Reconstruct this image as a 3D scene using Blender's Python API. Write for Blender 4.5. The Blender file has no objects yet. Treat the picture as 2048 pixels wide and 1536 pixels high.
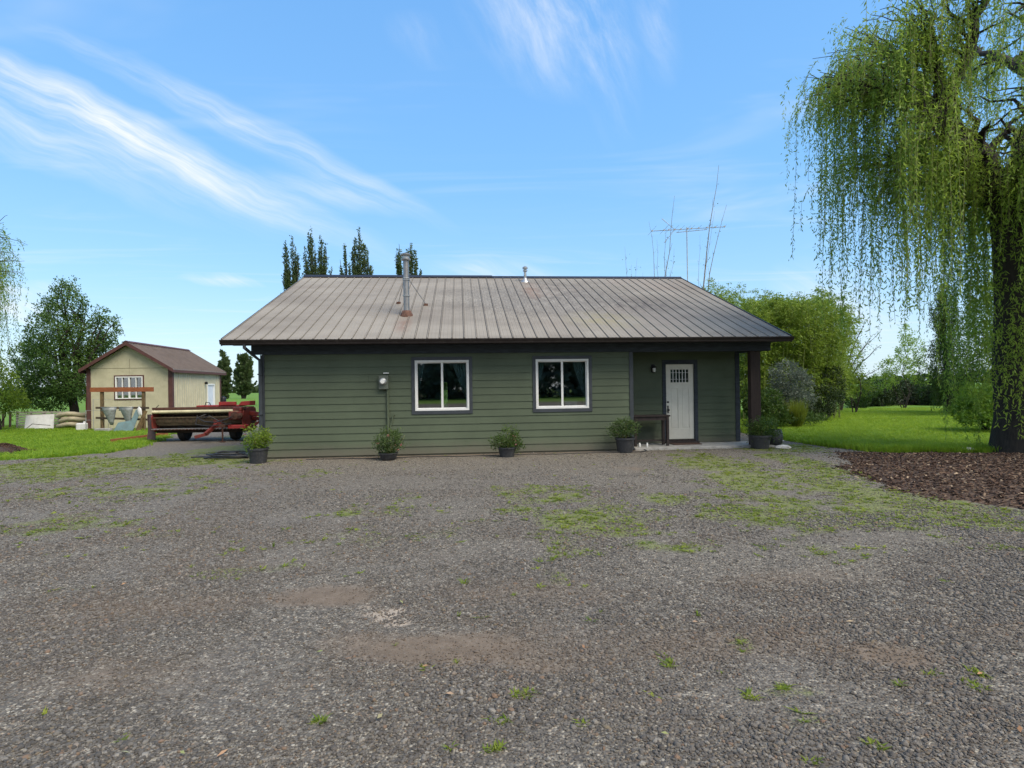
import bpy, math, random
import numpy as np
from mathutils import Matrix, Vector

# ------------------------------------------------------------------ camera, sky, sun, exposure
SC = bpy.context.scene
COL = SC.collection
R = math.radians
FPX, ROLL, CAMH = 1138.0, R(0.8), 1.70          # focal length in photo pixels, camera roll, eye height

cam_d = bpy.data.cameras.new('camera')
cam_d.sensor_width = 36.0
cam_d.lens = 36.0 * FPX / 2048.0
cam_d.shift_y = 7.0 / 2048.0
cam_d.clip_start = 0.05
cam_d.clip_end = 8000.0
cam = bpy.data.objects.new('camera', cam_d)
COL.objects.link(cam)
cam.matrix_world = Matrix.Translation((0, 0, CAMH)) @ Matrix.Rotation(R(90), 4, 'X') @ Matrix.Rotation(-ROLL, 4, 'Z')
SC.camera = cam

SUN_EL, SUN_AZ = R(52), R(132)                    # azimuth measured clockwise from +Y (away from the camera)
EXPOSURE = 0.85
SKY_STRENGTH = 0.12
SUN_STRENGTH = 2.6

world = bpy.data.worlds.new('World')
SC.world = world
world.use_nodes = True

sun_d = bpy.data.lights.new('sun', 'SUN')
sun_d.energy = SUN_STRENGTH
sun_d.angle = R(38)
sun_d.color = (1.0, 0.9, 0.74)
sun = bpy.data.objects.new('sun', sun_d)
COL.objects.link(sun)
sdir = Vector((math.sin(SUN_AZ) * math.cos(SUN_EL), math.cos(SUN_AZ) * math.cos(SUN_EL), math.sin(SUN_EL)))
sun.rotation_euler = sdir.to_track_quat('Z', 'Y').to_euler()
sun.location = (30, 10, 60)

SC.view_settings.view_transform = 'Standard'
SC.view_settings.look = 'None'
SC.view_settings.exposure = EXPOSURE
SC.view_settings.gamma = 1.0
SC.view_settings.use_curve_mapping = False
SC.render.engine = 'CYCLES'
SC.cycles.max_bounces = 6
SC.cycles.diffuse_bounces = 3
SC.cycles.transparent_max_bounces = 16
SC.cycles.use_denoising = True
SC.cycles.use_adaptive_sampling = True
SC.cycles.adaptive_threshold = 0.02


# a point of the site seen at photo pixel (px, py), at depth Y or on the ground
def ray(px, py):
    u, w = px - 1024.0, 775.0 - py
    c, s = math.cos(ROLL), math.sin(ROLL)
    return ((u * c + w * s) / FPX, (-u * s + w * c) / FPX)


def at(px, py, Y):
    a, b = ray(px, py)
    return (a * Y, Y, CAMH + b * Y)


def gnd(px, py):
    a, b = ray(px, py)
    k = -CAMH / b
    return (a * k, k)


# ------------------------------------------------------------------ node helpers
class NT:
    def __init__(self, tree):
        self.t = tree
        tree.nodes.clear()

    def n(self, typ, **kw):
        nd = self.t.nodes.new(typ)
        for k, v in kw.items():
            setattr(nd, k, v)
        return nd

    def l(self, a, b):
        self.t.links.new(a, b)

    def put(self, v, sock):
        if v is None:
            return
        if isinstance(v, bpy.types.NodeSocket):
            self.l(v, sock)
        else:
            sock.default_value = v

    def math(self, op, a, b=None, c=None, clamp=False):
        m = self.n('ShaderNodeMath', operation=op)
        m.use_clamp = clamp
        self.put(a, m.inputs[0]); self.put(b, m.inputs[1]); self.put(c, m.inputs[2])
        return m.outputs[0]

    def mix(self, f, a, b, typ='MIX'):
        m = self.n('ShaderNodeMix', data_type='RGBA', blend_type=typ)
        self.put(f, m.inputs[0])
        self.put(a if isinstance(a, bpy.types.NodeSocket) else (*a[:3], 1.0), m.inputs[6])
        self.put(b if isinstance(b, bpy.types.NodeSocket) else (*b[:3], 1.0), m.inputs[7])
        return m.outputs[2]

    def ramp(self, f, stops):
        r = self.n('ShaderNodeValToRGB')
        e = r.color_ramp.elements
        while len(e) < len(stops):
            e.new(0.5)
        for el, (p, c) in zip(e, stops):
            el.position = p
            el.color = (c, c, c, 1) if isinstance(c, (int, float)) else (*c[:3], 1)
        self.put(f, r.inputs[0])
        return r.outputs[0]

    def smooth(self, v, lo, hi):
        m = self.n('ShaderNodeMapRange', interpolation_type='SMOOTHSTEP')
        self.put(v, m.inputs[0]); m.inputs[1].default_value = lo; m.inputs[2].default_value = hi
        return m.outputs[0]

    def noise(self, vec, scale, detail=4.0, rough=0.55, dist=0.0):
        m = self.n('ShaderNodeTexNoise')
        if vec is not None:
            self.l(vec, m.inputs['Vector'])
        m.inputs['Scale'].default_value = scale
        m.inputs['Detail'].default_value = detail
        m.inputs['Roughness'].default_value = rough
        m.inputs['Distortion'].default_value = dist
        return m.outputs[0]

    def voro(self, vec, scale, feature='F1', out='Distance'):
        m = self.n('ShaderNodeTexVoronoi', feature=feature)
        self.l(vec, m.inputs['Vector'])
        m.inputs['Scale'].default_value = scale
        return m.outputs[out]

    def mapping(self, vec, scale=(1, 1, 1), rot=(0, 0, 0), loc=(0, 0, 0)):
        m = self.n('ShaderNodeMapping')
        self.l(vec, m.inputs[0])
        m.inputs['Location'].default_value = loc
        m.inputs['Rotation'].default_value = rot
        m.inputs['Scale'].default_value = scale
        return m.outputs[0]

    def bump(self, h, strength=0.3, dist=0.01):
        b = self.n('ShaderNodeBump')
        self.l(h, b.inputs['Height'])
        b.inputs['Strength'].default_value = strength
        b.inputs['Distance'].default_value = dist
        return b.outputs[0]

    def principled(self, col, rough=0.6, metal=0.0, normal=None, spec=0.5):
        p = self.n('ShaderNodeBsdfPrincipled')
        self.put(col if isinstance(col, bpy.types.NodeSocket) else (*col[:3], 1.0), p.inputs['Base Color'])
        self.put(rough, p.inputs['Roughness'])
        self.put(metal, p.inputs['Metallic'])
        p.inputs['Specular IOR Level'].default_value = spec
        if normal is not None:
            self.l(normal, p.inputs['Normal'])
        return p.outputs[0]

    def out(self, shader):
        o = self.n('ShaderNodeOutputMaterial')
        self.l(shader, o.inputs[0])


def srgb(r, g, b):
    f = lambda c: (c / 255 / 12.92) if c / 255 <= 0.04045 else ((c / 255 + 0.055) / 1.055) ** 2.4
    return (f(r), f(g), f(b))


MATS = {}


def new_mat(name):
    m = bpy.data.materials.new(name)
    m.use_nodes = True
    MATS[name] = m
    return m, NT(m.node_tree)


def pmat(name, col, rough=0.6, metal=0.0, var=0.25, scale=6.0, bump=0.15, bdist=0.004, dirt=None, dirt_amt=0.3, stretch=(1, 1, 1), spec=0.5):
    """painted / wood / metal surface with uneven tone, fine relief and optional dirt"""
    m, t = new_mat(name)
    v = t.mapping(t.n('ShaderNodeNewGeometry').outputs['Position'], stretch)
    a = t.noise(v, scale, 6.0, 0.6)
    b = t.noise(v, scale * 9, 4.0, 0.6)
    dark = tuple(c * (1 - var) for c in col)
    lite = tuple(min(1, c * (1 + var)) for c in col)
    c = t.mix(t.smooth(a, 0.3, 0.7), dark, lite)
    c = t.mix(t.math('MULTIPLY', t.smooth(b, 0.45, 0.75), 0.35), c, tuple(x * (1 - var * 1.2) for x in col))
    if dirt is not None:
        dm = t.math('MULTIPLY', t.smooth(t.noise(v, scale * 2.3, 8.0, 0.7), 0.48, 0.72), dirt_amt)
        c = t.mix(dm, c, dirt)
    r = t.math('ADD', t.math('MULTIPLY', b, 0.25), rough - 0.12)
    t.out(t.principled(c, r, metal, t.bump(b, bump, bdist), spec))
    return m


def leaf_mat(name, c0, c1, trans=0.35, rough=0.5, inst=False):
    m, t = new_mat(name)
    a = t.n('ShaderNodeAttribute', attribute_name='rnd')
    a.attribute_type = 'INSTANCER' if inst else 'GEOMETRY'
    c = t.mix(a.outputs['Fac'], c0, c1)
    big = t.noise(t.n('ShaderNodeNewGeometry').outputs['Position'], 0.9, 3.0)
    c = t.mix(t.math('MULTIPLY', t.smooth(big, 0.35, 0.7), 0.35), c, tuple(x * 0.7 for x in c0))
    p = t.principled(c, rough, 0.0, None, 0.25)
    tr = t.n('ShaderNodeBsdfTranslucent')
    t.l(t.mix(0.5, c, tuple(min(1, x * 1.5) for x in c1)), tr.inputs[0])
    mx = t.n('ShaderNodeMixShader')
    mx.inputs[0].default_value = trans
    t.l(p, mx.inputs[1]); t.l(tr.outputs[0], mx.inputs[2])
    t.out(mx.outputs[0])
    return m


# ------------------------------------------------------------------ sky with cirrus
def build_sky():
    t = NT(world.node_tree)
    sky = t.n('ShaderNodeTexSky', sky_type='NISHITA')
    sky.sun_disc = False
    world.cycles.sampling_method = 'MANUAL'
    world.cycles.sample_map_resolution = 512
    sky.sun_elevation = SUN_EL
    sky.sun_rotation = SUN_AZ
    sky.altitude = 50
    sky.air_density = 1.25
    sky.dust_density = 0.6
    sky.ozone_density = 1.6
    gen = t.n('ShaderNodeTexCoord').outputs['Generated']
    sep = t.n('ShaderNodeSeparateXYZ')
    t.l(gen, sep.inputs[0])
    zz = t.math('MAXIMUM', sep.outputs[2], 0.02)
    cx = t.math('DIVIDE', sep.outputs[0], zz)
    cy = t.math('DIVIDE', sep.outputs[1], zz)
    comb = t.n('ShaderNodeCombineXYZ')
    t.l(cx, comb.inputs[0]); t.l(cy, comb.inputs[1])
    P = comb.outputs[0]                       # position on a flat cloud deck (deck height = 1)

    # a vertical plane in front of the yard (x/y, z/y): lines of the cloud deck stay straight in it
    yy = t.math('MAXIMUM', sep.outputs[1], 0.05)
    gx = t.math('DIVIDE', sep.outputs[0], yy)
    gz = t.math('DIVIDE', sep.outputs[2], yy)
    gv = t.n('ShaderNodeCombineXYZ')
    t.l(gx, gv.inputs[0]); t.l(gz, gv.inputs[1])
    G = gv.outputs[0]
    wob = t.noise(G, 5.0, 2.0, 0.6)
    def fibre_frame(ang, along, across):
        f_ = t.n('ShaderNodeMapping', vector_type='TEXTURE')
        t.l(GW0, f_.inputs[0])
        f_.inputs['Rotation'].default_value = (0, 0, ang)
        f_.inputs['Scale'].default_value = (1 / along, 1 / across, 1)
        return f_.outputs[0]
    w0 = t.n('ShaderNodeVectorMath', operation='MULTIPLY_ADD')
    t.l(wob, w0.inputs[0]); w0.inputs[1].default_value = (0.0, 0.07, 0.0); t.l(G, w0.inputs[2])
    GW0 = w0.outputs[0]
    fibA = t.smooth(t.noise(fibre_frame(R(-26.5), 1.9, 20.0), 1.0, 6.0, 0.68, 0.15), 0.24, 0.86)
    fibB = t.smooth(t.noise(fibre_frame(R(-64), 3.0, 11.0), 1.0, 6.0, 0.68, 0.15), 0.34, 0.85)
    wv = t.n('ShaderNodeVectorMath', operation='MULTIPLY_ADD')
    t.l(wob, wv.inputs[0]); wv.inputs[1].default_value = (0.02, 0.055, 0.0); t.l(G, wv.inputs[2])
    GW = wv.outputs[0]

    def streak(a, b, w, st):
        ax, ay = ray(*a)
        bx, by = ray(*b)
        L = math.hypot(bx - ax, by - ay) / 2
        m_ = t.n('ShaderNodeMapping', vector_type='TEXTURE')       # the streak's own frame
        t.l(GW, m_.inputs[0])
        m_.inputs['Location'].default_value = ((ax + bx) / 2 + 0.01, (ay + by) / 2 + 0.0275, 0)
        m_.inputs['Rotation'].default_value = (0, 0, math.atan2(by - ay, bx - ax))
        m_.inputs['Scale'].default_value = (L * 1.25, w / FPX * 1.5, 1)
        g_ = t.n('ShaderNodeTexGradient', gradient_type='SPHERICAL')
        t.l(m_.outputs[0], g_.inputs[0])
        return t.math('MULTIPLY', g_.outputs[1], st * 1.7)

    def layer(items, fib):
        tot = None
        for it in items:
            m_ = streak(*it)
            tot = m_ if tot is None else t.math('ADD', tot, m_)
        return t.math('MULTIPLY', tot, fib)
    # (end A, end B, half width, strength)
    A = layer([((-320, -20), (725, 490), 36, 0.82), ((100, 60), (840, 428), 26, 0.62), ((-300, 110), (560, 435), 60, 0.5), ((500, 350), (830, 420), 30, 0.4),
               ((365, 558), (515, 574), 9, 0.9), ((-60, 570), (140, 576), 14, 0.8), ((-80, 610), (140, 622), 26, 0.9),
               ((860, 535), (1150, 558), 24, 0.5), ((1560, 560), (1800, 660), 60, 0.5)], fibA)
    B = layer([((960, -110), (1220, 150), 110, 0.5), ((1290, -100), (1335, 150), 36, 0.3), ((1170, -120), (1240, 270), 50, 0.35), ((780, 45), (910, 110), 36, 0.15)], fibB)
    front = t.math('GREATER_THAN', sep.outputs[1], 0.06)
    total = t.math('MULTIPLY', t.math('ADD', A, B), front)
    # loose veils of the same cirrus all over the sky
    vv = t.mapping(P, (0.55, 1.6, 1.0), (0, 0, R(34)))
    veil = t.math('MULTIPLY', t.smooth(t.noise(vv, 0.8, 4.0, 0.62, 1.0), 0.48, 0.85), 0.3)
    total = t.math('ADD', total, veil)
    # broad unseen cloud sheet added behind the photographer to whiten the soft light
    sheet = t.math('MULTIPLY', t.math('SUBTRACT', 1.0, t.smooth(sep.outputs[1], -0.75, 0.25)), t.math('MULTIPLY_ADD', veil, 1.0, 0.62))
    total = t.math('ADD', total, sheet)
    # whitish air near the horizon
    el = t.math('MAXIMUM', sep.outputs[2], 0.0)
    hor = t.math('MULTIPLY', t.math('SUBTRACT', 1.0, t.smooth(el, -0.02, 0.2)), 0.3)
    total = t.math('MINIMUM', t.math('ADD', total, hor), 0.95)
    tint = t.mix(1.0, sky.outputs[0], (0.86, 1.0, 1.2), 'MULTIPLY')
    # clear-air blue, even from the zenith down and paler towards the horizon
    air = t.ramp(el, [(0.0, (2.5, 3.75, 4.6)), (0.12, (1.75, 3.2, 4.7)), (0.34, (1.05, 2.65, 4.75)), (0.6, (0.85, 2.3, 4.6)), (1.0, (0.6, 1.7, 3.9))])
    c = t.mix(0.7, tint, air)
    c = t.mix(total, c, (4.55, 4.75, 4.95))
    bg = t.n('ShaderNodeBackground')
    t.l(c, bg.inputs[0])
    bg.inputs[1].default_value = SKY_STRENGTH
    o = t.n('ShaderNodeOutputWorld')
    t.l(bg.outputs[0], o.inputs[0])


build_sky()


# ------------------------------------------------------------------ mesh helpers
class MB:
    """collects simple shapes; build() links them as ONE mesh object"""

    def __init__(self):
        self.v, self.f = [], []

    def add(self, vs, fs):
        o = len(self.v)
        self.v += [tuple(p) for p in vs]
        self.f += [tuple(i + o for i in q) for q in fs]
        return self

    def box(self, a, b, M=None):
        (x0, y0, z0), (x1, y1, z1) = a, b
        vs = [(x0, y0, z0), (x1, y0, z0), (x1, y1, z0), (x0, y1, z0), (x0, y0, z1), (x1, y0, z1), (x1, y1, z1), (x0, y1, z1)]
        if M is not None:
            vs = [tuple(M @ Vector(p)) for p in vs]
        return self.add(vs, [(3, 2, 1, 0), (4, 5, 6, 7), (0, 1, 5, 4), (1, 2, 6, 5), (2, 3, 7, 6), (3, 0, 4, 7)])

    def beam(self, p, q, w, h, roll=0.0):
        p, q = Vector(p), Vector(q)
        d = q - p
        M = Matrix.Translation(p) @ d.to_track_quat('X', 'Z').to_matrix().to_4x4() @ Matrix.Rotation(roll, 4, 'X')
        return self.box((0, -w / 2, -h / 2), (d.length, w / 2, h / 2), M)

    def tube(self, pts, rad, n=8, cap=True):
        pts = [Vector(p) for p in pts]
        if not isinstance(rad, (list, tuple)):
            rad = [rad] * len(pts)
        vs, fs = [], []
        up = None
        for i, p in enumerate(pts):
            d = (pts[min(i + 1, len(pts) - 1)] - pts[max(i - 1, 0)])
            d = d.normalized() if d.length > 1e-9 else Vector((0, 0, 1))
            if up is None:
                up = d.orthogonal().normalized()
            up = (up - d * up.dot(d))
            up = up.normalized() if up.length > 1e-6 else d.orthogonal().normalized()
            sd = d.cross(up)
            for k in range(n):
                a = 2 * math.pi * k / n
                vs.append(p + (up * math.cos(a) + sd * math.sin(a)) * rad[i])
        for i in range(len(pts) - 1):
            for k in range(n):
                k2 = (k + 1) % n
                fs.append((i * n + k, i * n + k2, (i + 1) * n + k2, (i + 1) * n + k))
        if cap:
            fs.append(tuple(range(n - 1, -1, -1)))
            fs.append(tuple((len(pts) - 1) * n + k for k in range(n)))
        return self.add(vs, fs)

    def lathe(self, prof, n=20, c=(0, 0, 0)):
        vs, fs = [], []
        for (r, z) in prof:
            for k in range(n):
                a = 2 * math.pi * k / n
                vs.append((c[0] + r * math.cos(a), c[1] + r * math.sin(a), c[2] + z))
        for i in range(len(prof) - 1):
            for k in range(n):
                k2 = (k + 1) % n
                fs.append((i * n + k, i * n + k2, (i + 1) * n + k2, (i + 1) * n + k))
        fs.append(tuple(range(n - 1, -1, -1)))
        fs.append(tuple((len(prof) - 1) * n + k for k in range(n)))
        return self.add(vs, fs)

    def prism(self, poly, axis, a, b):
        """polygon in the other two axes, extruded along axis from a to b"""
        def pt(p, w):
            return {'x': (w, p[0], p[1]), 'y': (p[0], w, p[1]), 'z': (p[0], p[1], w)}[axis]
        n = len(poly)
        vs = [pt(p, a) for p in poly] + [pt(p, b) for p in poly]
        fs = [tuple(range(n - 1, -1, -1)), tuple(range(n, 2 * n))] + [(i, (i + 1) % n, n + (i + 1) % n, n + i) for i in range(n)]
        return self.add(vs, fs)

    def mesh(self, name, smooth=False):
        me = bpy.data.meshes.new(name)
        me.from_pydata(self.v, [], self.f)
        me.validate()
        if smooth:
            me.polygons.foreach_set('use_smooth', [True] * len(me.polygons))
            try:
                me.set_sharp_from_angle(angle=R(42))
            except Exception:
                pass
        me.update()
        return me

    def build(self, name, mat, parent=None, smooth=False, bevel=0.0, fix=True):
        me = self.mesh(name, smooth)
        if fix:
            import bmesh
            bm = bmesh.new(); bm.from_mesh(me)
            bmesh.ops.recalc_face_normals(bm, faces=bm.faces)
            bm.to_mesh(me); bm.free()
        o = link(name, me, mat, parent)
        if bevel:
            md = o.modifiers.new('edge', 'BEVEL')
            md.width = bevel; md.segments = 2; md.limit_method = 'ANGLE'; md.angle_limit = R(50)
        return o


def link(name, me, mat, parent=None):
    o = bpy.data.objects.new(name, me)
    if mat is not None and me is not None and not me.materials:
        me.materials.append(MATS[mat] if isinstance(mat, str) else mat)
    COL.objects.link(o)
    if parent is not None:
        o.parent = parent
    return o


def tag(o, label=None, cat=None, group=None, kind=None):
    if label: o['label'] = label
    if cat: o['category'] = cat
    if group: o['group'] = group
    if kind: o['kind'] = kind
    return o


def thing(name, label, cat, loc=(0, 0, 0), rz=0.0, group=None):
    o = bpy.data.objects.new(name, None)
    o.empty_display_size = 0.2
    COL.objects.link(o)
    o.location = loc
    o.rotation_euler = (0, 0, rz)
    return tag(o, label, cat, group)


def quads_mesh(name, V, rnd=None, tri=False, smooth=False):
    """V: (n, k, 3) array of k-gons (k = 3 or 4), one colour value each"""
    n, k, _ = V.shape
    me = bpy.data.meshes.new(name)
    me.vertices.add(n * k); me.loops.add(n * k); me.polygons.add(n)
    me.vertices.foreach_set('co', V.reshape(-1).astype(np.float32))
    me.loops.foreach_set('vertex_index', np.arange(n * k, dtype=np.int32))
    me.polygons.foreach_set('loop_start', np.arange(0, n * k, k, dtype=np.int32))
    me.polygons.foreach_set('loop_total', np.full(n, k, dtype=np.int32))
    if rnd is not None:
        at_ = me.attributes.new('rnd', 'FLOAT', 'POINT')
        at_.data.foreach_set('value', np.repeat(rnd, k).astype(np.float32))
    me.update(calc_edges=True)
    return me


def unit(a):
    return a / np.maximum(np.linalg.norm(a, axis=-1, keepdims=True), 1e-9)


def leaves_mesh(name, P, D, length, width, rng, rnd=None):
    """diamond leaves: base P, direction D"""
    n = len(P)
    L = (length * rng.uniform(0.6, 1.25, n))[:, None]
    W = (width * rng.uniform(0.7, 1.25, n))[:, None]
    D = unit(D)
    S = unit(np.cross(D, rng.normal(size=(n, 3))))
    Nn = np.cross(D, S)
    m = P + D * L * 0.45 + Nn * L * 0.06
    V = np.stack([P, m + S * W * 0.5, P + D * L, m - S * W * 0.5], 1)
    if rnd is None:
        rnd = rng.random(n)
    return quads_mesh(name, V, rnd)


# value noise in the ground plane
def vnoise(x, y, scale, seed):
    rg = np.random.default_rng(seed)
    G = rg.random((256, 256))
    x = np.asarray(x) * scale + 1000.0; y = np.asarray(y) * scale + 1000.0
    xi = np.floor(x).astype(int); yi = np.floor(y).astype(int)
    fx = x - xi; fy = y - yi
    fx = fx * fx * (3 - 2 * fx); fy = fy * fy * (3 - 2 * fy)
    g = lambda a, b: G[a % 256, b % 256]
    return (g(xi, yi) * (1 - fx) + g(xi + 1, yi) * fx) * (1 - fy) + (g(xi, yi + 1) * (1 - fx) + g(xi + 1, yi + 1) * fx) * fy


def fbm(x, y, scale, seed, octv=4):
    s, a, tot = 0, 1.0, 0
    for i in range(octv):
        s = s + a * vnoise(x, y, scale * 2 ** i, seed + i); tot += a; a *= 0.55
    return s / tot


def sstep(a, lo, hi):
    k = np.clip((a - lo) / (hi - lo), 0, 1)
    return k * k * (3 - 2 * k)


# ------------------------------------------------------------------ ground: one sheet from the yard to the horizon
MULCH_POLY = [(7.9, 13.9), (7.3, 12.6), (6.5, 11.2), (6.25, 10.2), (5.95, 9.0), (6.1, 8.1), (6.6, 7.5), (8.0, 6.9), (12, 6.2), (17, 6.5), (17, 12.6), (13.5, 13.2), (11, 13.35), (9, 13.75)]


def in_poly(x, y, poly, soft=0.35):
    """signed soft mask of a polygon"""
    x = np.asarray(x, float); y = np.asarray(y, float)
    inside = np.zeros(x.shape, bool); dist = np.full(x.shape, 1e9)
    n = len(poly)
    for i in range(n):
        (x0, y0), (x1, y1) = poly[i], poly[(i + 1) % n]
        c = ((y0 > y) != (y1 > y)) & (x < (x1 - x0) * (y - y0) / (y1 - y0 + 1e-12) + x0)
        inside ^= c
        L2 = (x1 - x0) ** 2 + (y1 - y0) ** 2
        k = np.clip(((x - x0) * (x1 - x0) + (y - y0) * (y1 - y0)) / L2, 0, 1)
        dist = np.minimum(dist, np.hypot(x - x0 - k * (x1 - x0), y - y0 - k * (y1 - y0)))
    sd = np.where(inside, dist, -dist)
    return sd


def lawn_sd(x, y):
    """> 0 on mown grass: right lawn, left lawn and everything beyond the yard"""
    wob = (fbm(x, y, 0.9, 5, 3) - 0.5) * 0.9
    right = np.minimum(y - (13.95 - 0.2 * (x - 8.2)), x - 8.25 + 0.25 * np.minimum(y - 17, 0)) + wob * 0.35
    ex = np.interp(y, [12.9, 13.6, 14.3, 15.1, 16.2, 18.4, 20.0, 21.6, 24.0, 26.0, 30.0], [-40, -16.5, -13.6, -12.2, -11.6, -11.7, -12.3, -13.2, -14.2, -14.8, -15.2])
    left = ex - x + wob
    behind_cam = -34 - y + wob * 2
    back = np.minimum(y - 29.5 + wob, 60)
    back = np.where((x > -15) & (x < 6), np.minimum(back, y - 47 + wob * 3), back)
    far = np.maximum(x - 30, -x - 45)
    return np.maximum.reduce([right, left, behind_cam, back, far])


# weedy patches on the gravel: (photo px, py, half width, half height, strength)
MOSS = [(1455, 935, 75, 28, .8), (1500, 965, 90, 22, .8), (1180, 1045, 130, 30, .95), (1220, 1060, 55, 20, 1), (1330, 1000, 40, 12, .95), (1500, 1028, 95, 22, .95), (1090, 990, 110, 24, .6),
        (1620, 930, 45, 30, .9), (1660, 965, 60, 25, .95), (1740, 990, 90, 22, .95), (1860, 1012, 120, 18, 1), (1950, 1022, 90, 14, .9), (1780, 1035, 170, 22, .9), (2010, 1050, 80, 16, 1), (1630, 1050, 160, 22, .75), (1560, 1000, 120, 25, .7),
        (1280, 1090, 60, 12, .85), (1150, 1085, 70, 22, .7), (1400, 1090, 160, 16, .5), (1050, 1020, 60, 12, .7), (700, 1025, 26, 8, .95), (450, 1148, 38, 12, .85), (545, 1135, 60, 10, .6),
        (120, 945, 150, 18, .8), (300, 925, 220, 12, 1.0), (60, 935, 90, 16, .9), (440, 900, 70, 10, .8), (120, 1050, 150, 26, .6), (230, 985, 160, 20, .55), (360, 965, 90, 14, .6), (315, 1068, 90, 12, .55), (150, 1180, 60, 10, .55),
        (830, 1015, 120, 18, .35), (950, 1060, 120, 20, .4), (640, 1090, 150, 25, .3), (1750, 1100, 250, 25, .35), (1130, 1160, 140, 18, .45), (1590, 1385, 60, 14, .6), (1620, 1440, 60, 16, .6), (1480, 1290, 18, 14, .8),
        (1555, 900, 60, 16, .7), (1610, 895, 30, 10, .9), (500, 870, 40, 8, .6), (980, 1110, 200, 22, .3), (620, 945, 100, 10, .3)]
DIRT = [(860, 1290, 430, 85, .5), (520, 1230, 300, 45, .4), (1250, 1250, 300, 60, .38), (640, 1195, 120, 26, .9), (420, 1225, 160, 20, .45), (800, 1225, 120, 22, .5), (930, 1300, 260, 40, .95), (700, 1290, 260, 34, .7), (1120, 1270, 180, 40, .75), (1170, 1190, 150, 24, .7), (930, 1165, 160, 14, .5),
        (1080, 1330, 140, 24, .8), (560, 1370, 90, 22, .45), (1755, 1312, 90, 22, .95), (1350, 1240, 160, 24, .45), (1440, 1210, 120, 14, .4), (330, 1250, 140, 24, .4), (1390, 1450, 90, 26, .4), (1265, 1415, 90, 14, .5),
        (1600, 1180, 220, 22, .3), (1180, 935, 120, 14, .4), (720, 1340, 120, 20, .55), (200, 1320, 140, 30, .25)]
SAND = [(770, 1230, 42, 13, 1.0), (800, 1246, 26, 8, .8), (318, 1174, 13, 6, .9), (735, 1214, 28, 7, .7)]


def patch_mask(x, y, items, seed, frag=0.55, nscale=3.2, soft=False):
    m = np.zeros_like(np.asarray(x, float))
    for (px, py, rx, ry, st) in items:
        gx, gy = gnd(px, py)
        ya = gnd(px, py - ry)[1]; yb = gnd(px, py + ry)[1]
        rxx = rx / FPX * gy
        up = y - gy
        ryy = np.where(up > 0, ya - gy, gy - yb)
        r = np.hypot((x - gx) / rxx, up / np.maximum(ryy, 0.05))
        m = np.maximum(m, st * sstep((1.9 if soft else 1.55) - r, 0, 1.7 if soft else 1.1))
    n = fbm(x, y, nscale, seed, 4)
    if soft:
        return np.clip(sstep(m + (n - 0.5) * 1.5 * frag, 0.12, 1.0), 0, 1) * sstep(m, 0.0, 0.2)
    return np.clip(sstep(m + (n - 0.5) * 2.0 * frag, 0.32, 0.8), 0, 1) * (m > 0.02)


def tracks(x, y):
    """compacted wheel tracks where cars pass across the yard"""
    m = 0
    for yc, st in ((4.75, .5), (3.6, .55), (5.9, .3)):
        c_ = yc + .14 * np.sin(x * .45) + .035 * x
        m = m + st * np.exp(-((y - c_) / .3) ** 2)
    return m * sstep(fbm(x, y, .8, 88, 4), .34, .66) * sstep(5.5 - np.abs(x + .3), 0, 2.5)


def wall_strip(x, y):
    """reddish crushed rock between the drip line and the house wall"""
    s = (x + 6.27) * 0.996 + (y - 14.3) * 0.0892
    t_ = -(x + 6.27) * 0.0892 + (y - 14.3) * 0.996
    return sstep(t_, -0.62, -0.42) * sstep(0.1 - t_, 0, 0.1) * sstep(s, 0.3, 0.9) * sstep(9.9 - s, 0, 0.4)


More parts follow.
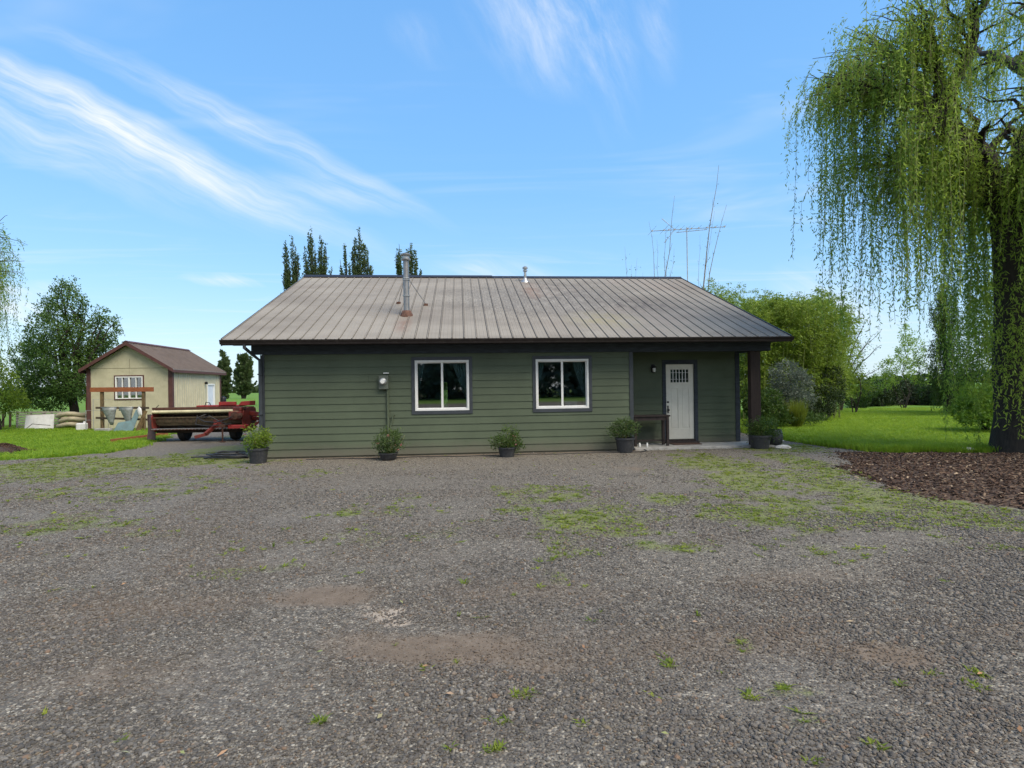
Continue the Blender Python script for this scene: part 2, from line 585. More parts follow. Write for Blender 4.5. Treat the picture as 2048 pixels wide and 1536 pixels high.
def build_ground():
    def axis(lo, hi, step, far_lo, far_hi):
        core = np.arange(lo, hi + 1e-6, step)
        g, a, st = [], hi, step
        while a < far_hi:
            st *= 1.22; a += st; g.append(a)
        h, a, st = [], lo, step
        while a > far_lo:
            st *= 1.22; a -= st; h.append(a)
        return np.array(h[::-1] + list(core) + g)
    xs = axis(-17, 15, 0.1, -3500, 3500)
    ys = axis(1.5, 22, 0.09, -400, 4500)
    X, Y = np.meshgrid(xs, ys)
    x, y = X.ravel(), Y.ravel()
    mul = in_poly(x, y, MULCH_POLY) + (fbm(x, y, 2.0, 31, 3) - 0.5) * 0.7
    lawn = np.where(mul > 0.15, -1, lawn_sd(x, y))
    near = (np.abs(x) < 60) & (y < 90)
    z = (fbm(x, y, 0.35, 3, 3) - 0.5) * 0.05 + (fbm(x, y, 2.2, 8, 3) - 0.5) * 0.018
    z = z * near + np.clip(mul, 0, 1.2) * 0.09 * near
    t_ = -(x + 6.27) * 0.0892 + (y - 14.3) * 0.996
    s_ = (x + 6.27) * 0.996 + (y - 14.3) * 0.0892
    under = sstep(np.minimum.reduce([t_ + 0.5, s_ + 0.6, 14.0 - s_, 14.0 - t_]), 0, 0.6)
    z = z * (1 - under) - 0.02 * under
    me = bpy.data.meshes.new('ground')
    nx, ny = len(xs), len(ys)
    me.vertices.add(nx * ny)
    me.vertices.foreach_set('co', np.stack([x, y, z], 1).astype(np.float32).ravel())
    ii = (np.arange(ny - 1)[:, None] * nx + np.arange(nx - 1)[None, :]).ravel()
    q = np.stack([ii, ii + 1, ii + nx + 1, ii + nx], 1).astype(np.int32)
    me.loops.add(q.size); me.polygons.add(len(q))
    me.loops.foreach_set('vertex_index', q.ravel())
    me.polygons.foreach_set('loop_start', np.arange(0, q.size, 4, dtype=np.int32))
    me.polygons.foreach_set('loop_total', np.full(len(q), 4, dtype=np.int32))
    me.polygons.foreach_set('use_smooth', np.ones(len(q), bool))
    for nm, val in (('lawn', sstep(lawn, -0.15, 0.2)), ('mulch', sstep(mul, -0.08, 0.12)), ('moss', patch_mask(x, y, MOSS, 77, 0.8, 2.6, True)), ('dirt', np.maximum.reduce([patch_mask(x, y, DIRT, 55, 0.9, 1.2, True), tracks(x, y), wall_strip(x, y) * 0.9])), ('sand', patch_mask(x, y, SAND, 12, 0.9, 7.0, True)),
                    ('field', sstep(y, 46, 52) * sstep(60 + (fbm(x, y, 0.05, 4, 2) - 0.5) * 8 - y, 0, 6) * (x < 6))):
        a = me.attributes.new(nm, 'FLOAT', 'POINT')
        a.data.foreach_set('value', np.asarray(val, np.float32))
    me.update(calc_edges=True)
    m, t = new_mat('ground')
    pos = t.n('ShaderNodeNewGeometry').outputs['Position']
    A = lambda n_: t.n('ShaderNodeAttribute', attribute_name=n_).outputs['Fac']
    # gravel stones
    vc = t.n('ShaderNodeTexVoronoi'); t.l(pos, vc.inputs['Vector']); vc.inputs['Scale'].default_value = 62
    vs = t.n('ShaderNodeTexVoronoi'); t.l(pos, vs.inputs['Vector']); vs.inputs['Scale'].default_value = 150
    sx = t.n('ShaderNodeSeparateColor'); t.l(vc.outputs['Color'], sx.inputs[0])
    sy = t.n('ShaderNodeSeparateColor'); t.l(vs.outputs['Color'], sy.inputs[0])
    stone = t.ramp(sx.outputs[0], [(0, (.075, .068, .058)), (.3, (.132, .12, .103)), (.62, (.195, .178, .15)), (.86, (.295, .268, .222)), (1, (.46, .42, .35))])
    warm = t.math('MULTIPLY', t.smooth(sx.outputs[1], .78, .95), .5)
    stone = t.mix(warm, stone, (.23, .16, .105))
    fine = t.ramp(sy.outputs[0], [(0, (.05, .045, .04)), (.5, (.125, .115, .103)), (1, (.25, .232, .205))])
    gap = t.smooth(vc.outputs['Distance'], .38, .75)
    gr = t.mix(gap, stone, t.mix(.5, fine, (.085, .075, .066)))
    big = t.noise(pos, .35, 5, .6)
    gr = t.mix(t.math('MULTIPLY', t.smooth(big, .4, .65), .45), gr, t.mix(.5, fine, (.17, .15, .135)))
    blu = t.noise(pos, .8, 4, .6)
    gr = t.mix(t.math('MULTIPLY', t.smooth(blu, .5, .72), .3), gr, t.mix(1.0, gr, (.9, .92, .96), 'MULTIPLY'))
    mid_n = t.noise(pos, 13, 4, .7)
    gr = t.mix(t.smooth(mid_n, .35, .7), t.mix(1.0, gr, (.72, .70, .67), 'MULTIPLY'), t.mix(1.0, gr, (1.22, 1.19, 1.12), 'MULTIPLY'))
    # silt and crushed stone
    n1 = t.noise(pos, 7, 5, .7)
    n2 = t.noise(pos, 90, 4, .7)
    dirt = t.ramp(n1, [(.25, (.1, .07, .046)), (.5, (.155, .114, .079)), (.75, (.21, .162, .12))])
    dirt = t.mix(t.smooth(n2, .5, .75), dirt, fine)
    dm = A('dirt')
    dm = t.smooth(t.math('ADD', dm, t.math('MULTIPLY', t.math('SUBTRACT', n1, .5), .8)), .12, .95)
    c = t.mix(t.math('MULTIPLY', dm, .9), gr, dirt)
    sm = t.smooth(t.math('ADD', A('sand'), t.math('MULTIPLY', t.math('SUBTRACT', t.noise(pos, 45, 4, .7), .5), 1.6)), .3, .8)
    c = t.mix(t.math('MULTIPLY', sm, .7), c, (.42, .345, .27))
    # weeds
    n3 = t.noise(pos, 26, 5, .7)
    mo = t.smooth(t.math('ADD', A('moss'), t.math('MULTIPLY', t.math('SUBTRACT', n3, .52), 1.5)), .12, .8)
    mcol = t.ramp(t.noise(pos, 5, 4, .6), [(.3, (.1, .14, .022)), (.55, (.165, .2, .03)), (.75, (.22, .23, .05))])
    c = t.mix(t.math('MULTIPLY', mo, .58), c, mcol)
    # mulch bed
    vm = t.n('ShaderNodeTexVoronoi'); t.l(t.mapping(pos, (1, 1.8, 1), (0, 0, .5)), vm.inputs['Vector']); vm.inputs['Scale'].default_value = 30
    sm2 = t.n('ShaderNodeSeparateColor'); t.l(vm.outputs['Color'], sm2.inputs[0])
    mu = t.ramp(sm2.outputs[0], [(0, (.018, .011, .008)), (.5, (.05, .029, .019)), (.85, (.1, .06, .038)), (1, (.2, .14, .09))])
    mm = t.smooth(t.math('ADD', A('mulch'), t.math('MULTIPLY', t.math('SUBTRACT', n3, .5), .8)), .35, .7)
    c = t.mix(mm, c, mu)
    # mown grass and the fields beyond
    g1 = t.noise(pos, .6, 5, .6)
    g2 = t.noise(pos, 45, 5, .7)
    gl = t.ramp(g1, [(.3, (.085, .18, .012)), (.55, (.125, .225, .016)), (.75, (.17, .25, .03))])
    gl = t.mix(t.math('MULTIPLY', t.smooth(g2, .4, .75), .5), gl, (.035, .09, .008))
    lm = t.smooth(t.math('ADD', A('lawn'), t.math('MULTIPLY', t.math('SUBTRACT', n3, .5), .9)), .3, .7)
    c = t.mix(lm, c, gl)
    c = t.mix(t.math('MULTIPLY', A('field'), .8), c, t.mix(g2, (.14, .12, .06), (.1, .15, .03)))
    h = t.math('ADD', t.math('MULTIPLY', t.math('SUBTRACT', 1.0, vc.outputs['Distance']), t.math('SUBTRACT', 1.0, t.math('MULTIPLY', dm, .75))), t.math('MULTIPLY', n2, .4))
    t.out(t.principled(c, .85, 0, t.bump(h, .7, .012), .3))
    o = link('ground', me, m)
    tag(o, kind='structure')
    return o


build_ground()


# ------------------------------------------------------------------ scattered stuff (instanced on points)
def proto_collection(name, meshes, mat):
    c = bpy.data.collections.new(name)
    for i, me in enumerate(meshes):
        if not me.materials:
            me.materials.append(mat)
        c.objects.link(bpy.data.objects.new(name + '_piece', me))
    return c


def scatter(name, label, cat, P, rot, scl, rnd, coll, mat, dust=None):
    me = bpy.data.meshes.new(name)
    me.vertices.add(len(P))
    me.vertices.foreach_set('co', np.asarray(P, np.float32).ravel())
    for nm, val, typ in (('rot', rot, 'FLOAT_VECTOR'), ('scl', scl, 'FLOAT_VECTOR')):
        a = me.attributes.new(nm, typ, 'POINT'); a.data.foreach_set('vector', np.asarray(val, np.float32).ravel())
    a = me.attributes.new('rnd', 'FLOAT', 'POINT'); a.data.foreach_set('value', np.asarray(rnd, np.float32))
    if dust is not None:
        a = me.attributes.new('dust', 'FLOAT', 'POINT'); a.data.foreach_set('value', np.asarray(dust, np.float32))
    me.update()
    o = link(name, me, mat)
    ng = bpy.data.node_groups.new(name + '_scatter', 'GeometryNodeTree')
    ng.interface.new_socket('Geometry', in_out='INPUT', socket_type='NodeSocketGeometry')
    ng.interface.new_socket('Geometry', in_out='OUTPUT', socket_type='NodeSocketGeometry')
    gi = ng.nodes.new('NodeGroupInput'); go = ng.nodes.new('NodeGroupOutput')
    ip = ng.nodes.new('GeometryNodeInstanceOnPoints')
    ci = ng.nodes.new('GeometryNodeCollectionInfo')
    ci.inputs['Collection'].default_value = coll
    ci.inputs['Separate Children'].default_value = True
    ci.inputs['Reset Children'].default_value = True
    ip.inputs['Pick Instance'].default_value = True

    def named(nm, typ):
        n = ng.nodes.new('GeometryNodeInputNamedAttribute'); n.data_type = typ
        n.inputs['Name'].default_value = nm
        return [s for s in n.outputs if s.enabled and s.name == 'Attribute'][0]
    e2r = ng.nodes.new('FunctionNodeEulerToRotation')
    ng.links.new(named('rot', 'FLOAT_VECTOR'), e2r.inputs[0])
    ng.links.new(e2r.outputs[0], ip.inputs['Rotation'])
    ng.links.new(named('scl', 'FLOAT_VECTOR'), ip.inputs['Scale'])
    ng.links.new(gi.outputs[0], ip.inputs['Points'])
    ng.links.new(ci.outputs[0], ip.inputs['Instance'])
    ng.links.new(ip.outputs[0], go.inputs[0])
    md = o.modifiers.new('scatter', 'NODES')
    md.node_group = ng
    tag(o, label, cat, kind='stuff')
    return o


def ground_z(x, y):
    mul = in_poly(x, y, MULCH_POLY) + (fbm(x, y, 2.0, 31, 3) - 0.5) * 0.7
    return (fbm(x, y, 0.35, 3, 3) - 0.5) * 0.05 + (fbm(x, y, 2.2, 8, 3) - 0.5) * 0.018 + np.clip(mul, 0, 1.2) * 0.09


def build_pebbles():
    rng = np.random.default_rng(2)
    import bmesh
    meshes = []
    for k in range(9):
        bm = bmesh.new()
        bmesh.ops.create_icosphere(bm, subdivisions=1 if k > 2 else 2, radius=0.5)
        ph = rng.uniform(0, 6, 3); cut = unit(rng.normal(size=(5, 3)))
        for v in bm.verts:
            p = np.array(v.co)
            for c_ in cut:                       # flattened facets of crushed stone
                d_ = p @ c_
                if d_ > 0.34:
                    p = p - c_ * (d_ - 0.34) * 0.85
            p = p * (1 + 0.12 * math.sin(5 * p[0] + ph[0]) + 0.1 * math.sin(6 * p[1] + ph[1]))
            v.co = p * np.array([1.15, 0.9, 0.62])
        me = bpy.data.meshes.new('pebble'); bm.to_mesh(me); bm.free()
        me.polygons.foreach_set('use_smooth', np.ones(len(me.polygons), bool))
        me.update()
        meshes.append(me)
    m, t = new_mat('pebble')
    a = t.n('ShaderNodeAttribute', attribute_name='rnd'); a.attribute_type = 'INSTANCER'
    oc = t.n('ShaderNodeTexCoord').outputs['Object']
    c = t.ramp(a.outputs['Fac'], [(0, (.066, .06, .053)), (.35, (.1, .091, .081)), (.62, (.144, .131, .114)), (.82, (.198, .18, .154)), (.91, (.28, .255, .218)), (.94, (.2, .125, .08)), (1, (.18, .15, .1))])
    nn = t.noise(oc, 3.5, 3, .65)
    du = t.n('ShaderNodeAttribute', attribute_name='dust'); du.attribute_type = 'INSTANCER'
    c = t.mix(t.math('MULTIPLY', du.outputs['Fac'], .62), c, (.155, .108, .072))
    c = t.mix(t.math('MULTIPLY', t.smooth(nn, .35, .7), .5), c, t.mix(.5, c, (.16, .14, .12)))
    t.out(t.principled(c, .75, 0, t.bump(nn, .5, .05), .35))
    coll = proto_collection('pebble', meshes, m)
    P, S, DM = [], [], []
    for (y0, y1, dens, d0) in ((1.9, 3.0, 5200, .0118), (3.0, 4.2, 4200, .0125), (4.2, 5.6, 2600, .0138), (5.6, 7.4, 1500, .015), (7.4, 9.6, 800, .0165), (9.6, 12, 350, .018), (12, 15, 120, .019)):
        xm = 1.12 * y1 + 1.6
        n = int(dens * 2 * xm * (y1 - y0))
        x = rng.uniform(-xm, xm, n); y = rng.uniform(y0, y1, n)
        keep = np.abs(x) < 1.12 * y + 1.6
        dm = np.maximum(patch_mask(x, y, DIRT, 55, .9, 1.2, True), tracks(x, y))
        cl = fbm(x, y, 1.3, 91, 4)
        keep &= rng.random(n) < np.clip(1.08 - dm * .62, .36, 1) * (.35 + .65 * sstep(cl, .3, .55))
        keep &= (in_poly(x, y, MULCH_POLY) < 0) & (lawn_sd(x, y) < 0) & ~((-(x + 6.27) * .0892 + (y - 14.3) * .996 > -.2) & (x > -6.6) & (x < 7.5))
        x, y, cl, dm = x[keep], y[keep], cl[keep], dm[keep]
        P.append(np.stack([x, y, ground_z(x, y) + .002], 1))
        S.append(d0 * np.exp(rng.normal(0, .42, len(x))) * (.7 + .55 * sstep(cl, .35, .65)) * (1 - .3 * np.clip(dm, 0, 1)))
        DM.append(np.clip(.12 + dm + (fbm(x, y, .9, 23, 3) - .5) * .9, 0, 1))
    P = np.concatenate(P); s = np.clip(np.concatenate(S), .005, .04)
    n = len(P)
    rot = np.stack([rng.normal(0, .25, n), rng.normal(0, .25, n), rng.uniform(0, 6.28, n)], 1)
    scl = np.stack([s * rng.uniform(.85, 1.3, n), s, s * rng.uniform(.8, 1.2, n)], 1)
    P[:, 2] += scl[:, 2] * .02
    scatter('gravel_pebbles', 'loose grey gravel pebbles covering the driveway in front', 'gravel', P, rot, scl, rng.random(n), coll, m, np.concatenate(DM))


build_pebbles()


def tuft_meshes(kind, rng, count=5):
    out = []
    for k in range(count):
        V = []
        nb = {'lawn': 16, 'weed': 12, 'chip': 1}[kind]
        for b in range(nb):
            a = rng.uniform(0, 6.28); r = rng.uniform(0, .9)
            base = np.array([math.cos(a) * r, math.sin(a) * r, 0]) * .5
            lean = rng.uniform(.15, .9) if kind == 'lawn' else rng.uniform(.5, 1.6)
            h = rng.uniform(.6, 1.15)
            dr = np.array([math.cos(a + rng.normal(0, .7)), math.sin(a + rng.normal(0, .7)), 0])
            tip = base + dr * lean * h * .55 + np.array([0, 0, h])
            mid = base + dr * lean * h * .18 + np.array([0, 0, h * .6])
            w = .035 if kind == 'lawn' else .09
            sd = np.cross(dr, [0, 0, 1]) * w
            V.append([base - sd, base + sd, mid + sd * .8, mid - sd * .8])
            V.append([mid - sd * .8, mid + sd * .8, tip + sd * .1, tip - sd * .1])
        out.append(quads_mesh('tuft', np.array(V), None))
    return out


def build_grass():
    rng = np.random.default_rng(4)
    m = leaf_mat('lawn_blade', (.135, .26, .014), (.31, .42, .042), .45, .5, True)
    coll = proto_collection('grass_tuft', tuft_meshes('lawn', rng), m)
    x = np.concatenate([rng.uniform(7, 26, 52000), rng.uniform(-27, -10.5, 30000), rng.uniform(8, 14, 9000)])
    y = np.concatenate([rng.uniform(12.6, 36, 52000), rng.uniform(13, 30, 30000), rng.uniform(13, 16, 9000)])
    mul = in_poly(x, y, MULCH_POLY)
    sd = lawn_sd(x, y)
    keep = (mul < .1) & (rng.random(len(x)) < sstep(sd, -.35, .25))
    keep &= ~((x > -20.6) & (x < -15.9) & (y > 26.3) & (y < 32.5))
    x, y, sd = x[keep], y[keep], sd[keep]
    n = len(x)
    P = np.stack([x, y, ground_z(x, y) - .005], 1)
    h = rng.uniform(.06, .135, n) * (.7 + .5 * fbm(x, y, .8, 61, 3)) * np.where((x > 0) & (sd < .35), 1.5, 1.0)
    w = rng.uniform(.13, .24, n)
    rot = np.stack([np.zeros(n), np.zeros(n), rng.uniform(0, 6.28, n)], 1)
    scatter('lawn_grass', 'short bright green mown grass of the lawns beside the house', 'grass', P, rot, np.stack([w, w, h], 1), rng.random(n), coll, m)
    # weeds in the gravel
    m2 = leaf_mat('weed_blade', (.1, .16, .014), (.27, .31, .04), .35, .55, True)
    coll2 = proto_collection('weed_tuft', tuft_meshes('weed', rng), m2)
    x = np.concatenate([rng.uniform(-14, 12, 150000), rng.uniform(-5, 6, 9000)]); y = np.concatenate([rng.uniform(5.5, 16, 150000), rng.uniform(2.3, 6, 9000)])
    mo = patch_mask(x, y, MOSS, 77, 0.8, 2.6, True)
    fine = fbm(x, y, 7, 19, 3)
    keep = rng.random(len(x)) < np.where(y < 4.6, .0, 1) * np.clip(mo * sstep(fine, .36, .66) * .5, 0, 1) + .006 * (fine > .5)
    keep &= (in_poly(x, y, MULCH_POLY) < .15) & (lawn_sd(x, y) < .3) & (np.abs(x) < 1.15 * y + .5)
    t_ = -(x + 6.27) * .0892 + (y - 14.3) * .996
    keep &= ~((t_ > -.25) & (x > -6.6) & (x < 7.2))
    # single weeds of the foreground
    ex = [gnd(px, py) for k_, (px, py) in enumerate([(1481, 1288), (1481, 1304), (1574, 1338), (1650, 1337), (1564, 1377), (1500, 1395), (1607, 1440), (1690, 1440), (1853, 1352), (1948, 1375), (2016, 1325), (1960, 1352), (1450, 1512), (1751, 1500), (1640, 1532), (1055, 1397), (1035, 1400), (1130, 1535), (1000, 1450), (990, 1505), (640, 1450), (851, 1342), (310, 1508), (250, 1492), (350, 1505), (1160, 1455), (893, 1510), (690, 1480), (1340, 1330), (1440, 1345), (1800, 1372), (1875, 1370)]) if k_ % 5 != 2 and k_ % 7 != 3]
    e1 = np.array(ex)
    e = np.repeat(e1, rng.integers(1, 7, len(e1)), 0)
    e = e + rng.normal(0, .02, e.shape)
    x = np.concatenate([x[keep], e[:, 0]]); y = np.concatenate([y[keep], e[:, 1]])
    n = len(x)
    P = np.stack([x, y, ground_z(x, y)], 1)
    w = rng.uniform(.03, .085, n) * np.where(y < 4.6, .7, 1); h = rng.uniform(.006, .02, n) * np.where(y < 4.6, 1.1, 1) * np.where(rng.random(n) < .03, 2.6, 1)
    rot = np.stack([np.zeros(n), np.zeros(n), rng.uniform(0, 6.28, n)], 1)
    scatter('gravel_weeds', 'yellow-green weeds and moss creeping through the gravel', 'weeds', P, rot, np.stack([w, w, h], 1), rng.random(n), coll2, m2)
    # bark chips on the mulch bed
    m3, t = new_mat('bark_chip')
    a = t.n('ShaderNodeAttribute', attribute_name='rnd'); a.attribute_type = 'INSTANCER'
    c = t.ramp(a.outputs['Fac'], [(0, (.022, .014, .011)), (.4, (.055, .032, .022)), (.75, (.105, .062, .041)), (.93, (.2, .135, .088)), (1, (.36, .27, .18))])
    t.out(t.principled(c, .85, 0, None, .2))
    chips = []
    for k in range(5):
        b = MB().box((-.5, -.2, -.06), (.5, .2, .06))
        for i in range(8):
            v_ = b.v[i]; b.v[i] = (v_[0] * rng.uniform(.6, 1), v_[1] * rng.uniform(.4, 1.1), v_[2] + rng.normal(0, .03))
        chips.append(b.mesh('chip'))
    coll3 = proto_collection('bark_chip', chips, m3)
    n = 26000
    x = rng.uniform(5.5, 16, n); y = rng.uniform(6.2, 14.4, n)
    keep = (in_poly(x, y, MULCH_POLY) + (fbm(x, y, 2.0, 31, 3) - .5) * .7 > rng.normal(-.02, .1, n))
    x, y = x[keep], y[keep]
    gx = rng.normal(-12.95, .45, 900); gy = rng.normal(14.9, .32, 900)
    n = len(x)
    P = np.stack([x, y, ground_z(x, y) + rng.uniform(0, .015, n)], 1)
    s = rng.uniform(.03, .085, n)
    rot = np.stack([rng.normal(0, .35, n), rng.normal(0, .35, n), rng.uniform(0, 6.28, n)], 1)
    scatter('mulch_chips', 'dark brown bark mulch chips spread under the willow', 'mulch', P, rot, np.stack([s, s, s], 1), rng.random(n), coll3, m3)
    # the little bark heap on the left lawn
    c0 = gnd(5, 906)
    hx = rng.normal(c0[0], .42, 1500); hy = rng.normal(c0[1], .3, 1500)
    hz = .26 * np.exp(-(((hx - c0[0]) / .5) ** 2 + ((hy - c0[1]) / .36) ** 2))
    b = MB(); n = 14
    prof = [(.95 * (1 - i / 6), .27 * (1 - math.cos(i / 6 * math.pi)) / 2) for i in range(7)]
    vs = []
    b.lathe([(max(r, .01), z_ - .02) for r, z_ in prof], 16, (c0[0], c0[1], 0))
    hp = b.build('bark_heap', pmat('heap_bark', (.045, .028, .02), .9, 0, .4, 12, .6, .02), None, True)
    tag(hp, 'small heap of dark bark on the left lawn at the picture edge', 'bark heap')
    rot = np.stack([rng.normal(0, .5, 1500), rng.normal(0, .5, 1500), rng.uniform(0, 6.28, 1500)], 1)
    s = rng.uniform(.03, .08, 1500)
    scatter('heap_chips', 'loose bark chips covering the small heap on the left lawn', 'bark chips', np.stack([hx, hy, hz + .02], 1), rot, np.stack([s, s, s], 1), rng.random(1500) * .8, coll3, m3)


build_grass()
# ------------------------------------------------------------------ materials of the buildings
def siding_mat(name, col, lap=True):
    m, t = new_mat(name)
    pos = t.n('ShaderNodeNewGeometry').outputs['Position']
    grain = t.noise(t.mapping(pos, (3, 3, 90)), 1.0, 5, .65)
    big = t.noise(pos, .9, 5, .6)
    sp = t.noise(pos, 40, 4, .7)
    oi = t.n('ShaderNodeObjectInfo').outputs['Random']
    c = t.mix(t.smooth(big, .3, .7), tuple(x * .86 for x in col), tuple(x * 1.1 for x in col))
    c = t.mix(t.math('MULTIPLY', oi, .22), c, tuple(x * .78 for x in col))
    c = t.mix(t.math('MULTIPLY', t.smooth(sp, .58, .8), .25), c, tuple(x * 1.5 for x in col))
    sx = t.n('ShaderNodeSeparateXYZ'); t.l(pos, sx.inputs[0])
    splash = t.math('MULTIPLY', t.math('SUBTRACT', 1.0, t.smooth(t.math('ADD', sx.outputs[2], t.math('MULTIPLY', t.noise(pos, 3, 4, .6), .35)), .14, .62)), .6)
    c = t.mix(splash, c, (.13, .11, .09))
    t.out(t.principled(c, .62, 0, t.bump(t.math('ADD', grain, t.math('MULTIPLY', sp, .3)), .25, .003), .35))
    return m


GREEN = srgb(81, 91, 72)
siding_mat('green_siding', GREEN)
pmat('slate_trim', srgb(53, 58, 64), .55, 0, .18, 5, .15, .003)
pmat('dark_beam', srgb(62, 67, 74), .85, 0, .2, 4, .25, .004, stretch=(1, 1, 6), spec=.08)
pmat('bronze_metal', srgb(44, 38, 38), .4, .3, .18, 4, .05, .002, dirt=(.12, .105, .09), dirt_amt=.25)
pmat('porch_boards', srgb(48, 44, 44), .7, 0, .2, 4, .1, .003)
pmat('seam_strip', (.075, .066, .058), .9, 0, .3, 9, .2, .002)
pmat('soffit', srgb(60, 60, 64), .7, 0, .12, 4, .1, .003)
pmat('white_vinyl', (.74, .74, .72), .4, 0, .05, 5, .05, .001, dirt=(.4, .39, .36), dirt_amt=.2)
pmat('door_paint', (.66, .64, .56), .5, 0, .05, 4, .06, .001, dirt=(.45, .43, .37), dirt_amt=.15)
pmat('black_iron', (.02, .02, .022), .4, .6, .2, 20, .1, .001)
pmat('post_wood', srgb(48, 36, 32), .8, 0, .35, 7, .5, .006, stretch=(4, 4, .6))
pmat('table_wood', srgb(44, 34, 32), .7, 0, .35, 9, .3, .004, stretch=(1, 3, 1))
pmat('concrete', (.34, .33, .31), .85, 0, .2, 5, .3, .004, dirt=(.14, .13, .11), dirt_amt=.6)
pmat('galvanised', (.27, .265, .265), .45, .8, .15, 9, .06, .002, dirt=(.22, .2, .18), dirt_amt=.3)
pmat('galv_dull', (.42, .43, .44), .45, .75, .2, 9, .06, .002, dirt=(.14, .12, .1), dirt_amt=.5)
pmat('rust_boot', srgb(92, 64, 52), .85, 0, .4, 20, .4, .004, dirt=(.06, .04, .03), dirt_amt=.5)
pmat('interior_wall', (.6, .58, .54), .8, 0, .05, 3, .05, .001)
pmat('interior_floor', (.16, .11, .07), .5, 0, .2, 4, .1, .002)
pmat('meter_grey', srgb(92, 98, 88), .5, .2, .12, 9, .05, .002, dirt=(.1, .1, .09), dirt_amt=.3)
pmat('teal_curtain', srgb(150, 178, 182), .85, 0, .15, 12, .2, .002)
pmat('mat_brown', srgb(78, 56, 46), .95, 0, .3, 40, .6, .006)


def roof_mat():
    m, t = new_mat('roof_metal')
    pos = t.n('ShaderNodeNewGeometry').outputs['Position']
    # house frame: s along the front, t towards the back
    mp = t.n('ShaderNodeMapping', vector_type='TEXTURE'); t.l(pos, mp.inputs[0])
    mp.inputs['Location'].default_value = (-6.27, 14.3, 0); mp.inputs['Rotation'].default_value = (0, 0, math.atan(.0895))
    h = mp.outputs[0]
    base = (.31, .285, .26)
    big = t.noise(t.mapping(h, (.5, .9, 1)), .8, 5, .6)
    c = t.mix(t.smooth(big, .3, .7), (.2, .176, .147), (.282, .254, .214))
    sp = t.noise(t.mapping(h, (1, .45, 1)), 22, 5, .75)
    sp2 = t.noise(t.mapping(h, (1, .25, 1)), 5, 5, .7)
    # lichen: heaviest in the middle of the slope, round (s 8.5, t 3.4)
    def blob(s, u, rs, ru):
        q = t.n('ShaderNodeMapping', vector_type='TEXTURE'); t.l(h, q.inputs[0])
        q.inputs['Location'].default_value = (s, u, 0); q.inputs['Scale'].default_value = (rs, ru, 1e4)
        g = t.n('ShaderNodeTexGradient', gradient_type='SPHERICAL'); t.l(q.outputs[0], g.inputs[0])
        return g.outputs[1]
    wob = t.n('ShaderNodeVectorMath', operation='ADD')
    mid = t.math('MULTIPLY', blob(7.6, 3.6, 5.0, 3.8), 1.7, clamp=True)
    li = t.smooth(t.math('ADD', t.math('MULTIPLY', mid, .25), t.math('ADD', t.math('MULTIPLY', sp, .75), t.math('MULTIPLY', sp2, .35))), .62, .9)
    c = t.mix(t.math('MULTIPLY', li, t.math('MULTIPLY_ADD', mid, .7, .2)), c, (.10, .092, .085))
    pale = t.smooth(t.math('ADD', t.math('MULTIPLY', mid, .3), t.noise(h, 30, 6, .75)), .7, .92)
    c = t.mix(t.math('MULTIPLY', pale, .5), c, (.38, .36, .325))
    # moss-yellow patch low on the right, brown stains, runs under the pipes
    yel = t.math('MULTIPLY', blob(9.0, .9, 1.3, 1.1), t.smooth(sp2, .35, .6))
    c = t.mix(t.math('MULTIPLY', yel, 1.1, clamp=True), c, (.27, .24, .15))
    dk = t.math('MULTIPLY', t.math('ADD', blob(8.0, 4.2, 1.6, 2.2), blob(10.4, 2.6, 2.2, 1.1)), t.smooth(sp2, .4, .62))
    c = t.mix(t.math('MULTIPLY', dk, .9, clamp=True), c, (.12, .105, .095))
    run = t.math('MULTIPLY', t.math('ADD', blob(3.47, .5, .3, 1.0), blob(7.4, 4.6, .35, 1.6)), t.smooth(sp2, .3, .55))
    c = t.mix(t.math('MULTIPLY', run, .9, clamp=True), c, (.2, .13, .1))
    pk = t.smooth(t.noise(h, .45, 4, .6), .5, .7)
    c = t.mix(t.math('MULTIPLY', pk, .35), c, (.29, .24, .2))
    rough = t.math('MULTIPLY_ADD', li, .2, .6)
    t.out(t.principled(c, rough, .0, t.bump(sp, .2, .003), .12))
    return m


roof_mat()


def glass_mat():
    m, t = new_mat('window_glass')
    fr = t.n('ShaderNodeFresnel'); fr.inputs[0].default_value = 1.5
    tr = t.n('ShaderNodeBsdfTransparent'); tr.inputs[0].default_value = (.8, .84, .83, 1)
    gl = t.n('ShaderNodeBsdfGlossy'); gl.inputs['Roughness'].default_value = .02
    mx = t.n('ShaderNodeMixShader')
    t.l(t.math('MULTIPLY_ADD', fr.outputs[0], 1.0, .15), mx.inputs[0])
    t.l(tr.outputs[0], mx.inputs[1]); t.l(gl.outputs[0], mx.inputs[2])
    t.out(mx.outputs[0])


glass_mat()

# ------------------------------------------------------------------ the house
HROT = math.atan(.0895)
HOUSE = thing('house', 'long low dark green clapboard house with a ribbed grey-brown metal roof', 'house', (-6.27, 14.3, 0), HROT)


def hpos(s, t_, z=0.0):
    c, n = math.cos(HROT), math.sin(HROT)
    return (-6.27 + s * c - t_ * n, 14.3 + s * n + t_ * c, z)


RS0, RS1, RT0, RT1 = -0.70, 13.56, -0.65, 6.72
RZ0, SL = 2.945, .397
RIDGE = RZ0 + SL * (RT1 - RT0)
TDEP = 1.0                       # depth of the porch recess
WS = 9.50                        # where the front wall ends and the porch begins
WE = 12.95                       # right end of the house
TB = 13.44                       # back wall


def roof_z(t_):
    return RZ0 + SL * (min(t_, 2 * RT1 - t_) - RT0)


